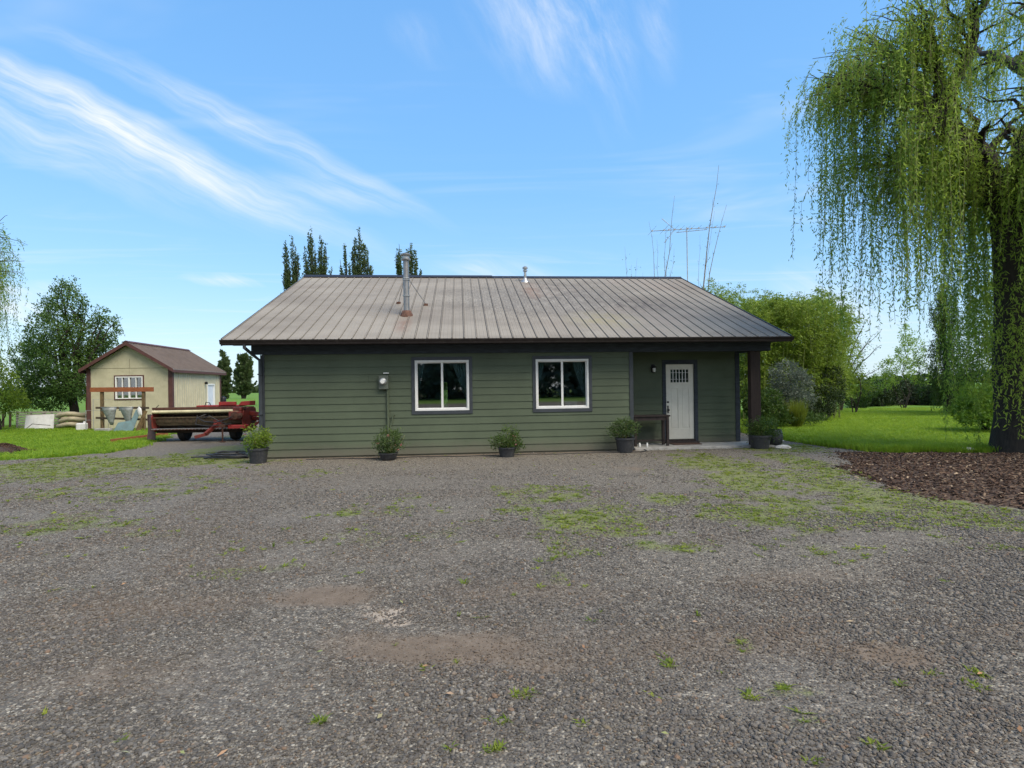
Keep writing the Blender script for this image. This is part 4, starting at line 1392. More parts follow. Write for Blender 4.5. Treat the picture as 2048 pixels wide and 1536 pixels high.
MB().box((a - .1, .5, lo - .3), (b_ + .1, .52, hi + .2)).build('dark_backing', pmat('shed_inside', (.035, .037, .045), .8, 0, .3, 3, .05, .001), w)  # dark sheet standing in for the unlit shed interior
d = thing_part('door', SHED)
MB().box((SHW - .06, 3.83, .05), (SHW - .01, 4.57, 2.05)).build('leaf', 'blue_white_paint', d)
MB().box((SHW - .05, 3.75, .0), (SHW + .03, 3.828, 2.13)).box((SHW - .05, 4.572, .0), (SHW + .03, 4.65, 2.13)).box((SHW - .05, 3.828, 2.052), (SHW + .03, 4.572, 2.13)).build('frame', 'white_vinyl', d)
MB().lathe([(.03, 0), (.03, .05), (.015, .06)], 10, (SHW + .01, 3.92, 1.0)).build('handle', 'galv_dull', d)
lp = thing_part('wall_lamp', SHED)
MB().lathe([(.05, 2.1), (.07, 2.12), (.07, 2.2), (.03, 2.24)], 12, (SHW + .1, 3.45, 0)).build('lamp_shade', 'black_iron', lp, True)
MB().box((SHW + .001, 3.43, 2.14), (SHW + .06, 3.47, 2.2)).build('arm', 'black_iron', lp)

# ------------------------------------------------------------------ clutter in front of the shed
pmat('orange_board', srgb(136, 78, 44), .7, 0, .25, 6, .3, .004, stretch=(1, 1, 5))
pmat('old_wood', srgb(98, 80, 52), .85, 0, .35, 7, .5, .006, stretch=(3, 3, 1))
pmat('dark_wood', srgb(66, 54, 42), .85, 0, .35, 7, .5, .006)
pmat('steel_sheet', (.27, .29, .29), .6, .3, .25, 5, .08, .003, dirt=(.16, .12, .08), dirt_amt=.6)
pmat('teal_sheet', srgb(104, 128, 132), .6, .1, .18, 4, .1, .003, dirt=(.2, .18, .14), dirt_amt=.4)
pmat('white_sheet', (.62, .61, .60), .6, 0, .08, 3, .06, .002, dirt=(.3, .28, .24), dirt_amt=.35)
pmat('grey_slats', srgb(150, 146, 134), .8, 0, .2, 6, .3, .004)
pmat('drain_pipe', srgb(158, 148, 124), .7, 0, .2, 5, .1, .003, dirt=(.2, .19, .14), dirt_amt=.4)
pmat('plum_tarp', srgb(84, 66, 68), .7, 0, .25, 6, .4, .01)
pmat('tool_red', srgb(170, 44, 36), .5, .1, .2, 5, .1, .003, dirt=(.12, .07, .05), dirt_amt=.5)

rk = thing('hay_rack', 'wooden rack of two posts under a long orange-brown top board before the shed', 'rack', (at(247, 856, 25.2)[0], 25.2, 0), HROT)
MB().beam((-1.33, -.07, 1.86), (1.33, -.07, 1.84), .04, .2).build('top_board', 'orange_board', rk, bevel=.004)
for x in (-.88, .86):
    MB().box((x - .06, -.05, 0), (x + .06, .06, 1.76)).build('post', 'old_wood', rk, bevel=.01)
MB().beam((-1.1, -.075, 1.06), (1.12, -.075, 1.02), .04, .09).build('rail', 'dark_wood', rk)
MB().beam((-1.1, -.075, .62), (1.12, -.075, .5), .04, .09).build('rail', 'dark_wood', rk)
MB().beam((.72, -.3, .0), (1.0, -.1, .9), .05, .14).build('brace', 'old_wood', rk)
for i, (px_, zt, wd, lb) in enumerate(((219, 1.08, .62, 'bent steel feed trough hanging from the rack beside its left post'), (254, 1.08, .66, 'bent steel feed trough hanging in the middle of the rack'))):
    x0 = at(px_, 820, 25.0)[0]
    tr_ = thing('feed_trough', lb, 'trough', (x0, 24.98, 0), .15 - .3 * i, 'feed troughs on the rack')
    vs, fs = [], []
    n_ = 10
    for j in range(6):
        k = j / 5
        r_ = wd / 2 * (1 - .8 * k)
        for q in range(n_ + 1):
            a_ = math.pi * (1.0 + q / n_)
            vs.append((r_ * math.cos(a_) * 1.0 + .1 * k, r_ * math.sin(a_) * .7, zt - .78 * k - (.16 if j == 0 and q < 3 else 0)))
    for j in range(5):
        for q in range(n_):
            a_ = j * (n_ + 1) + q
            fs.append((a_, a_ + 1, a_ + n_ + 2, a_ + n_ + 1))
    bd = MB().add(vs, fs).build('body', 'steel_sheet', tr_, True)
    md = bd.modifiers.new('sheet', 'SOLIDIFY'); md.thickness = .01
    MB().tube([(wd / 2 * math.cos(math.pi * (1 + q / n_)), .7 * wd / 2 * math.sin(math.pi * (1 + q / n_)), zt) for q in range(n_ + 1)], .012, 6).build('rim', 'galv_dull', tr_)
tp = thing('steel_panel', 'pale teal steel panel with a notched edge leaning under the rack', 'metal panel', at(250, 862, 24.75)[:2] + (0,), .1)
MB().prism([(-.5, 0), (.3, 0), (.56, .95), (.36, .98), (.2, .5), (-.32, .42)], 'y', -.012, .012).build('sheet', 'teal_sheet', tp).rotation_euler = (R(-12), 0, 0)
sk = thing('white_sack', 'small white sack tied to the right post of the rack', 'sack', at(279, 822, 24.95), 0)
sb = MB().lathe([(.04, -.2), (.09, -.16), (.1, 0), (.08, .12), (.03, .17), (.05, .22)], 12)
sb.v = [(x * 1.0 + .02 * math.sin(z * 30), y * .5, z) for x, y, z in sb.v]
sb.build('bag', 'white_sheet', sk, True)
for i, (px_, ln, lb) in enumerate(((276, .62, 'short weathered plank leaning at the foot of the rack, left one'), (290, .7, 'short weathered plank leaning at the foot of the rack, right one'))):
    p0 = at(px_, 862, 24.6)
    pk = MB().beam((p0[0], p0[1], .0), (p0[0] + .12 * (1 - 2 * i), p0[1] + .2, ln), .03, .16).build('plank', 'old_wood', None)
    tag(pk, lb, 'plank')
cb = MB().box((-.35, -.12, 0), (.35, .12, .16)).build('concrete_block', 'concrete', None, bevel=.02)
cb.location = at(208, 860, 25.0)[:2] + (0,)
tag(cb, 'grey concrete block lying at the foot of the rack\'s left post', 'concrete block')
# wire panel on the shed wall's left
wp = thing('wire_panel', 'thin wire garden panel standing left of the rack before the shed', 'wire panel', at(172, 858, 25.6)[:2] + (0,), HROT)
for x in (0, .32, .95):
    MB().tube([(x, 0, 0), (x, 0, 1.45 if x == .32 else .95)], .011, 5).build('upright', 'galv_dull', wp)
for z in (.5, .93):
    MB().tube([(0, 0, z), (.95, 0, z)], .007, 5).build('wire', 'galv_dull', wp)
MB().tube([(.32, 0, 1.42), (1.15, .1, 1.42)], .006, 5).build('wire', 'galv_dull', wp)
# white sheet, slatted crates, drain pipes, jug
for i, (px_, wd, lb) in enumerate(((62, 1.3, 'grey slatted crate panel behind the leaning white sheet'), (103, .8, 'grey slatted crate panel right of the leaning white sheet'))):
    p0 = at(px_, 858, 27.6)
    fp = thing('slatted_crate', lb, 'crate', (p0[0], 27.6, 0), .06, 'slatted crates by the fruit tree')
    for x in (-wd / 2, 0, wd / 2):
        MB().box((x - .03, 0, 0), (x + .03, .05, .86)).build('upright', 'grey_slats', fp)
    for k in range(7):
        MB().box((-wd / 2 - .02, -.02, .06 + k * .12), (wd / 2 + .02, -.001, .13 + k * .12)).build('slat', 'grey_slats', fp)
ws = MB().prism([(-.62, 0), (.7, .05), (.6, .76), (-.68, .72)], 'y', -.012, .012).build('white_sheet', 'white_sheet', None)
ws.location = at(76, 858, 27.0)[:2] + (0,); ws.rotation_euler = (R(-16), 0, .05)
tag(ws, 'white board leaning against the grey slatted crates', 'board')
stk = MB().tube([(at(56, 856, 26.9)[0], 26.75, .05), (at(68, 848, 26.9)[0], 26.8, .3), (at(104, 851, 26.9)[0], 26.8, .22)], .014, 6).build('stick', 'dark_wood', None)
tag(stk, 'dark bent stick lying across the white board', 'stick')
p0 = at(147, 858, 27.4)
for i, (z, dx, lb) in enumerate(((.13, 0, 'beige drain pipe coil at the bottom of the pile by the shed'), (.38, .06, 'beige drain pipe coil in the middle of the pile by the shed'), (.62, -.02, 'beige drain pipe coil on top of the pile by the shed'))):
    pts = [(p0[0] + dx + .62 * math.cos(q * .35), 27.4 + .45 * math.sin(q * .35), z + .006 * q + .05 * math.sin(q)) for q in range(19)]
    o = MB().tube(pts, .11, 9).build('drain_pipe', 'drain_pipe', None, True)
    tag(o, lb, 'pipe', 'drain pipes piled by the shed')
jg = thing('white_jug', 'white plastic canister standing by the shed\'s left corner', 'canister', at(164, 861, 25.8)[:2] + (0,), .2)
MB().box((-.2, -.13, 0), (.2, .13, .36)).build('body', 'white_sheet', jg, bevel=.05)
MB().lathe([(.05, .36), (.05, .42), (.03, .43)], 12, (.1, 0, 0)).build('cap', 'white_sheet', jg)
# fence stub at the far left
for i, px_ in enumerate((6, 20, 34)):
    p0 = at(px_, 858, 28.2)
    o = MB().tube([(p0[0], 28.2, 0), (p0[0] + .03, 28.2, .86)], .05, 8).build('fence_post', 'dark_wood', None, True)
    tag(o, ['leftmost of the three dark fence posts at the lawn edge', 'middle of the three dark fence posts at the lawn edge', 'dark fence post next to the slatted crates'][i], 'fence post', 'fence posts at the lawn edge')
# loose orange plank on the grass
pa, pb = gnd(222, 887), gnd(335, 873)
o = MB().beam((pa[0], pa[1], .07), (pb[0], pb[1], .09), .06, .15).build('orange_plank', 'orange_board', None, bevel=.005)
tag(o, 'long orange-brown plank lying on the grass edge before the mower', 'plank')
# red wagon behind the fruit tree
wg = thing('farm_wagon', 'red farm wagon half hidden behind the fruit tree and shed', 'wagon', (-21.9, 31.5, 0), .1)
MB().box((-1.2, -.6, .7), (1.4, .6, .78)).box((-1.2, -.62, .78), (1.4, -.58, 1.5)).box((-1.2, .58, .78), (1.4, .62, 1.5)).box((-1.24, -.6, .78), (-1.2, .6, 1.5)).box((1.4, -.6, .78), (1.44, .6, 1.5)).build('box', 'tool_red', wg)
pmat('tyre', (.02, .02, .02), .85, 0, .3, 20, .4, .006, dirt=(.09, .075, .06), dirt_amt=.5)
WHEEL = [(.16, -.09), (.3, -.1), (.33, -.08), (.345, -.04), (.345, .04), (.33, .08), (.3, .1), (.16, .09)]


def wheel(parent, x, y, r, w, rim='tool_red'):
    wb_ = MB().lathe([(a_ * r / .345, z_ * w / .2) for a_, z_ in WHEEL], 24)
    M_ = Matrix.Translation((x, y, r)) @ Matrix.Rotation(R(90), 4, 'Y')
    for q in range(24):                                    # tread lugs
        a_ = 2 * math.pi * q / 24
        c_, s_ = math.cos(a_), math.sin(a_)
        wb_.add([(c_ * r * .985 - s_ * .02, s_ * r * .985 + c_ * .02, -w * .4), (c_ * r * .985 + s_ * .02, s_ * r * .985 - c_ * .02, -w * .4), (c_ * r * 1.02 + s_ * .012, s_ * r * 1.02 - c_ * .012, w * .3), (c_ * r * 1.02 - s_ * .012, s_ * r * 1.02 + c_ * .012, w * .3)], [(0, 1, 2, 3)])
    wb_.v = [tuple(M_ @ Vector(p)) for p in wb_.v]
    wo = wb_.build('wheel', 'tyre', parent, True)
    rm = MB().lathe([(.02, -.06), (.1, -.06), (.15, -.02), (.165, -.085), (.165, .085), (.15, .02), (.1, .06), (.02, .06)], 18)
    rm.v = [tuple(M_ @ Vector((p[0] * r / .345, p[1] * r / .345, p[2] * w / .2))) for p in rm.v]
    rm.build('rim', rim, wo, True)
    return wo


for (x, y) in ((-.9, -.66), (1.1, -.66), (-.9, .66), (1.1, .66)):
    wheel(wg, x, y, .35, .2)

# ------------------------------------------------------------------ mower-conditioner
pmat('hay_red', srgb(112, 42, 34), .65, .1, .4, 5, .2, .005, dirt=(.07, .04, .028), dirt_amt=.9)
pmat('bright_red', srgb(158, 46, 40), .55, .1, .2, 5, .12, .003, dirt=(.13, .07, .05), dirt_amt=.6)
pmat('rust_brown', srgb(84, 54, 42), .8, .2, .35, 7, .3, .004, dirt=(.2, .1, .05), dirt_amt=.4)
pmat('under_dark', srgb(46, 34, 28), .85, .1, .4, 8, .3, .005, dirt=(.09, .05, .03), dirt_amt=.5)
pmat('cream_roller', srgb(200, 190, 152), .5, 0, .15, 4, .08, .002, dirt=(.22, .15, .09), dirt_amt=.5)
pmat('straw_steel', srgb(88, 74, 52), .7, .2, .35, 9, .25, .004, dirt=(.06, .045, .03), dirt_amt=.7)
pmat('black_rubber', (.018, .018, .02), .55, 0, .25, 12, .12, .002, dirt=(.07, .065, .06), dirt_amt=.3)
HB = thing('hay_mower', 'old red mower-conditioner with cream roller parked left of the house', 'farm machine', (-10.75, 19.9, 0), .03)
# header: x from -1.52 to 1.52
hw = 1.5
MB().prism([(-.35, .34), (.55, .34), (.62, .8), (.5, 1.12), (-.05, 1.16), (-.42, 1.06), (-.55, .86), (-.5, .5)], 'x', -hw - .04, -hw).build('side_plate', 'hay_red', HB, bevel=.006)
MB().prism([(-.35, .34), (.55, .34), (.62, .8), (.5, 1.12), (-.05, 1.16), (-.42, 1.06), (-.55, .86), (-.5, .5)], 'x', hw, hw + .04).build('side_plate', 'hay_red', HB, bevel=.006)
MB().box((-hw - .06, -.44, 1.1), (hw + .06, -.3, 1.18)).box((-hw, -.3, 1.13), (hw, .5, 1.16)).build('top_beam', 'rust_brown', HB, bevel=.006)
MB().tube([(-hw, -.5, 1.03), (hw - .1, -.5, 1.04)], .055, 14).build('cream_roller', 'cream_roller', HB, True)
MB().box((-hw, .2, .5), (hw, .24, 1.12)).build('back_sheet', 'rust_brown', HB)
MB().tube([(-hw + .02, -.2, .70), (hw - .02, -.2, .70)], .15, 12).build('conditioner_roller', 'straw_steel', HB, True)
for k in range(10):
    a_ = k * .628
    MB().beam((-hw + .03, -.2 + .155 * math.cos(a_), .70 + .155 * math.sin(a_)), (hw - .03, -.2 + .155 * math.cos(a_ + .5), .70 + .155 * math.sin(a_ + .5)), .025, .025).build('roller_bar', 'straw_steel', HB)
for j in range(4):
    a_ = j * 1.57 + .4
    y_, z_ = -.34 + .19 * math.cos(a_), .88 + .13 * math.sin(a_)
    bt = MB().tube([(-hw + .03, y_, z_), (hw - .03, y_, z_)], .018, 6).build('reel_bat', 'straw_steel', HB)
    tn = MB()
    for q in range(22):
        x_ = -hw + .1 + q * (2 * hw - .2) / 21
        tn.tube([(x_, y_, z_), (x_ + .01, y_ - .03, z_ - .1), (x_ + .015, y_ - .02, z_ - .17)], .005, 4, False)
    tn.build('tines', 'rust_brown', bt)
MB().box((-hw, -.6, .42), (hw, -.28, .46)).build('cutter_bar', 'galv_dull', HB)
for q in range(26):
    x_ = -hw + .06 + q * (2 * hw - .12) / 25
    MB().prism([(x_ - .03, -.6), (x_ + .03, -.6), (x_, -.73)], 'z', .425, .45).build('knife_guard', 'rust_brown', HB)
MB().box((-hw, -.3, .30), (hw, .45, .40)).build('skid_plate', 'under_dark', HB)
MB().box((-hw + .02, -.12, .401), (hw - .02, .18, .66)).build('dark_fill_low', 'under_dark', HB)  # plain dark box added to fill the lower header
MB().box((-hw + .02, -.02, .661), (hw - .02, .18, 1.1)).build('dark_fill_top', 'under_dark', HB)  # second dark box, filling the header behind the reel
MB().box((hw - .42, -.6, .74), (hw + .02, -.1, 1.02)).box((hw - .3, -.56, 1.02), (hw + .0, -.16, 1.16)).build('gearbox', 'hay_red', HB, bevel=.03)
for (x_, r_) in ((hw - .2, .13), (hw - .02, .09)):
    pu = MB().lathe([(r_, -.02), (r_, .02), (r_ * .5, .025), (.03, .04)], 16)
    M_ = Matrix.Translation((x_, -.62, .88)) @ Matrix.Rotation(R(90), 4, 'X')
    pu.v = [tuple(M_ @ Vector(p)) for p in pu.v]
    pu.build('pulley', 'rust_brown', HB, True)
MB().box((-.35, .1, 1.17), (1.15, .7, 1.22)).box((.45, .05, 1.22), (1.05, .12, 1.34)).prism([(1.1, 1.2), (1.5, 1.2), (1.5, 1.36), (1.2, 1.34)], 'y', .1, .6).build('hood', 'bright_red', HB, bevel=.01)
MB().tube([(.05, -.1, 1.2), (.1, -.12, 1.34), (.22, -.12, 1.32), (.26, -.1, 1.22)], .014, 6).tube([(.3, -.45, .95), (.1, -.7, .82), (.35, -.75, .7), (.7, -.72, .66), (1.1, -.66, .78), (1.3, -.6, .9)], .02, 7).tube([(.2, -.6, .8), (.5, -.7, .88), (.8, -.66, .7), (1.0, -.6, .6)], .016, 6).tube([(.0, -.5, .9), (.05, -.72, .6), (.5, -.74, .54), (1.2, -.64, .6)], .018, 6).build('hoses', 'black_rubber', HB, True)
MB().beam((.62, -.35, .62), (.48, -.95, .28), .1, .12).beam((.48, -.95, .28), (.2, -1.1, .2), .1, .1).box((.5, -.45, .42), (.78, -.25, .75)).build('drawbar', 'hay_red', HB, bevel=.008)
MB().tube([(.95, -.75, .0), (.95, -.75, .62)], .028, 10).lathe([(.1, 0), (.1, .015), (.03, .02)], 12, (.95, -.75, 0)).box((.85, -.78, .5), (1.05, -.6, .58)).build('jack_stand', 'rust_brown', HB, True)
MB().box((1.05, -.62, .42), (1.65, -.3, .56)).build('belt_guard', 'bright_red', HB, bevel=.03)
MB().beam((1.4, .1, .95), (2.5, -.2, .82), .1, .14).beam((1.5, .3, .75), (2.6, .1, .62), .12, .12).beam((1.7, .0, .5), (2.4, .0, 1.02), .07, .07).build('tongue', 'hay_red', HB, bevel=.006)
MB().box((-1.1, .28, .3), (1.1, .42, .42)).build('axle_beam', 'rust_brown', HB)
wheel(HB, -.75, .1, .33, .24)
wheel(HB, 1.02, .1, .33, .24)
MB().prism([(-.3, .1), (.1, .12), (.14, .9), (-.34, .95)], 'x', -hw - .28, -hw - .26).build('curtain', 'plum_tarp', HB)
MB().prism([(-hw - .3, .1), (-hw - .02, .08), (-hw - .03, .9), (-hw - .2, .96)], 'y', -.34, -.32).build('curtain', 'plum_tarp', HB)
MB().tube([(-hw - .2, -.2, .9), (-hw - .12, -.24, 1.1), (-hw + .05, -.22, 1.26)], .012, 6).build('lever', 'black_iron', HB)
mj = thing('post_lamp', 'black cylinder topped post behind the mower', 'post', at(447, 815, 30.0)[:2] + (0,), 0)
MB().tube([(0, 0, 0), (0, 0, 1.1)], .04, 8).build('post', 'dark_wood', mj, True)
MB().lathe([(.1, 1.1), (.14, 1.14), (.14, 1.36), (.12, 1.4), (.04, 1.46)], 14).build('head', 'black_iron', mj, True)

# ------------------------------------------------------------------ hose, drip line, rocks, litter
rng_ = random.Random(9)
c0 = gnd(452, 917)
pts = []
for q in range(130):
    a_ = q * .29
    r_ = .36 + .14 * math.sin(q * .093) + .06 * math.sin(q * .31)
    pts.append((c0[0] + r_ * 1.15 * math.cos(a_), c0[1] + r_ * .72 * math.sin(a_), .04 + .022 * (q // 22) + .02 * math.sin(q * .5)))
pts = [(c0[0] - .95, c0[1] + .12, .03), (c0[0] - .7, c0[1] + .18, .03)] + pts + [(c0[0] + .35, c0[1] - .25, .05), (c0[0] + .62, c0[1] - .1, .05)]
o = MB().tube(pts, .017, 7).build('garden_hose', 'black_rubber', None, True)
tag(o, 'black garden hose lying coiled on the ground by the house corner', 'hose')
pts = []
for k in range(40):
    s_ = 1.2 + k * 8.3 / 39
    pts.append(hpos(s_, -.60 + .05 * math.sin(k * .6) + .03 * math.sin(k * 1.7), .018))
pts += [hpos(9.68, -.5, .02), hpos(9.76, -.35, .02), hpos(9.74, -.2, .02)]
o = MB().tube(pts, .012, 6).build('drip_line', 'black_rubber', None, True)
tag(o, 'thin black drip line running along the front of the house wall', 'drip line')
pmat('pale_rock', (.5, .48, .45), .85, 0, .15, 7, .4, .01)
for i, (px_, py_, r_, lb) in enumerate(((1566, 897, .17, 'flat white stone on the gravel right of the porch pots'), (1560, 884, .1, 'white stone close behind the round black pot'), (1932, 905, .14, 'pale stone at the lawn edge beside the willow trunk'))):
    import bmesh
    bm = bmesh.new(); bmesh.ops.create_icosphere(bm, subdivisions=2, radius=r_)
    for v in bm.verts:
        v.co = Vector((v.co.x * 1.3, v.co.y * .9, v.co.z * .45)) * (1 + rng_.uniform(-.12, .12))
    me = bpy.data.meshes.new('stone'); bm.to_mesh(me); bm.free()
    o = link('stone', me, 'pale_rock')
    g_ = gnd(px_, py_)
    o.location = (g_[0], g_[1], .03 + .3 * r_ * (i == 2))
    tag(o, lb, 'stone')
# fallen leaves and twigs on the gravel
lit = [(1167, 1303), (850, 1342), (760, 1448), (1050, 1343), (1045, 1478), (251, 1520), (104, 1420), (1875, 1355), (1960, 1358), (1905, 1345), (2040, 1470), (1490, 1352), (803, 1208), (247, 1172), (1957, 1080), (365, 1520), (445, 1520), (725, 1345), (640, 1310), (1540, 1320), (1390, 1250), (690, 1345), (1250, 1440), (900, 1400), (560, 1250), (1700, 1250), (1820, 1440), (1330, 1480)]
rg = np.random.default_rng(21)
V, rr_ = [], []
for (px_, py_) in lit:
    x_, y_ = gnd(px_, py_)
    a_ = rg.uniform(0, 6.28); L_ = rg.uniform(.014, .032); W_ = L_ * rg.uniform(.18, .4)
    d_ = np.array([math.cos(a_), math.sin(a_), rg.uniform(-.1, .25)]); s_ = np.array([-math.sin(a_), math.cos(a_), .1])
    c_ = np.array([x_, y_, float(ground_z(np.array([x_]), np.array([y_]))[0]) + .022])
    V.append([c_ - d_ * L_, c_ + s_ * W_ + [0, 0, .006], c_ + d_ * L_, c_ - s_ * W_]); rr_.append(rg.random())
lm_, t = new_mat('litter')
a_ = t.n('ShaderNodeAttribute', attribute_name='rnd').outputs['Fac']
t.out(t.principled(t.ramp(a_, [(0, (.28, .3, .1)), (.35, (.4, .36, .24)), (.6, (.35, .17, .07)), (.8, (.3, .22, .15)), (1, (.13, .24, .03))]), .7))
o = link('leaf_litter', quads_mesh('leaf_litter', np.array(V), np.array(rr_)), lm_)
tag(o, 'scattered fallen leaves and wood bits on the gravel', 'leaf litter', kind='stuff')

# ------------------------------------------------------------------ television antenna
an = thing('tv_antenna', 'tall television antenna on a thin mast behind the right end of the roof', 'antenna', at(1375, 560, 23.8)[:2] + (0,), 0)
AH = at(1375, 458, 23.8)[2]
MB().tube([(0, 0, 0), (0, 0, AH + .08)], .02, 8).build('mast', 'galv_dull', an, True)
bm_ = Matrix.Rotation(R(-2.6), 4, 'Y')
P_ = lambda x, y, z: tuple(Vector((0, 0, AH)) + bm_ @ Vector((x, y, z)))
MB().tube([P_(-1.5, 0, 0), P_(1.62, 0, 0)], .013, 6).build('boom', 'galv_dull', an)
MB().tube([P_(-.45, 0, -.12), P_(.85, 0, -.07)], .012, 6).build('support_arm', 'galv_dull', an)
for k, x in enumerate((-1.45, -.95, -.75, -.5, -.25, .05, .2, .5, .85, 1.2, 1.58)):
    ln = .75 - .05 * k
    MB().tube([P_(x, -ln, .02), P_(x, ln, .02)], .005, 5).box(P_(x - .025, -.02, -.02), tuple(np.array(P_(x, 0, 0)) + [.025, .02, .045])).build('element', 'galv_dull', an)
MB().tube([P_(-1.02, 0, .5), P_(-.5, 0, .0), P_(-.98, 0, -.52)], .012, 6).build('reflector', 'galv_dull', an)
# ------------------------------------------------------------------ plants
leaf_mat('willow_leaf', (.085, .165, .018), (.31, .42, .065), .5)
leaf_mat('fruit_leaf', (.035, .085, .018), (.13, .21, .045), .3)
leaf_mat('bamboo_leaf', (.085, .16, .014), (.25, .33, .045), .4)
leaf_mat('poplar_leaf', (.04, .07, .03), (.13, .17, .065), .3)
leaf_mat('shrub_leaf', (.03, .07, .012), (.1, .16, .03), .35)
leaf_mat('grey_leaf', (.075, .1, .075), (.18, .21, .16), .25)
leaf_mat('bright_leaf', (.08, .17, .014), (.17, .28, .03), .4)
leaf_mat('dark_leaf', (.014, .03, .01), (.05, .075, .022), .2)
leaf_mat('pot_leaf', (.035, .075, .018), (.11, .16, .05), .3)
leaf_mat('gold_leaf', (.16, .2, .02), (.24, .28, .04), .4)
leaf_mat('petal', (.5, .1, .14), (.62, .36, .36), .3)
pmat('bark', srgb(62, 52, 44), .9, 0, .4, 6, 1.0, .03, stretch=(3, 3, .7))
pmat('dark_bark', srgb(48, 42, 36), .9, 0, .4, 7, .8, .02, stretch=(3, 3, .7))
pmat('pale_bark', srgb(122, 116, 108), .85, 0, .3, 9, .5, .01)
pmat('culm', srgb(110, 120, 60), .6, 0, .25, 7, .1, .003)
pmat('twig_green', srgb(110, 112, 58), .7, 0, .2, 9, .1, .002)


def leaves(name, parent, P, D, ln, wd, mat, seed, rnd=None):
    rng = np.random.default_rng(seed)
    return link(name, leaves_mesh(name, np.asarray(P, float), np.asarray(D, float), ln, wd, rng, rnd), mat, parent)


def clump_points(clumps, n, rng, shell=.55, spray=.12):
    """points spread through ellipsoids (x, y, z, rx, ry, rz), thicker towards their skins, broken into sprays"""
    C = np.array(clumps, float)
    wgt = (C[:, 3] * C[:, 4] * C[:, 5]) ** (2 / 3)
    i = rng.choice(len(C), n, p=wgt / wgt.sum())
    d = unit(rng.normal(size=(n, 3)))
    r = rng.random(n) ** (1 / 3 * shell)
    P = C[i, :3] + d * r[:, None] * C[i, 3:6]
    # sprays: pull the points towards a smaller set of twig ends
    k = min(n, max(8, n // 26))
    T = P[rng.choice(n, k, replace=False)]
    j = rng.integers(0, k, n)
    sel = rng.random(n) < .72
    P[sel] = T[j[sel]] + rng.normal(0, 1, (sel.sum(), 3)) * (C[:, 3:6].mean() * spray)
    N = np.where(sel[:, None], unit(T[j] - C[:, :3].mean(0)), d)
    return P, N


def limb(rng, p, q, r0, r1, n=6, sag=0.0, wob=.06):
    p, q = np.array(p, float), np.array(q, float)
    L = np.linalg.norm(q - p)
    pts, rad = [], []
    for i in range(n + 1):
        k = i / n
        m = p + (q - p) * k + rng.normal(0, wob * L / n, 3) * (0 < i < n)
        m[2] += -sag * L * 4 * k * (k - 1) * -1 if sag < 0 else sag * L * 4 * k * (1 - k)
        pts.append(tuple(m)); rad.append(r0 + (r1 - r0) * k)
    return pts, rad


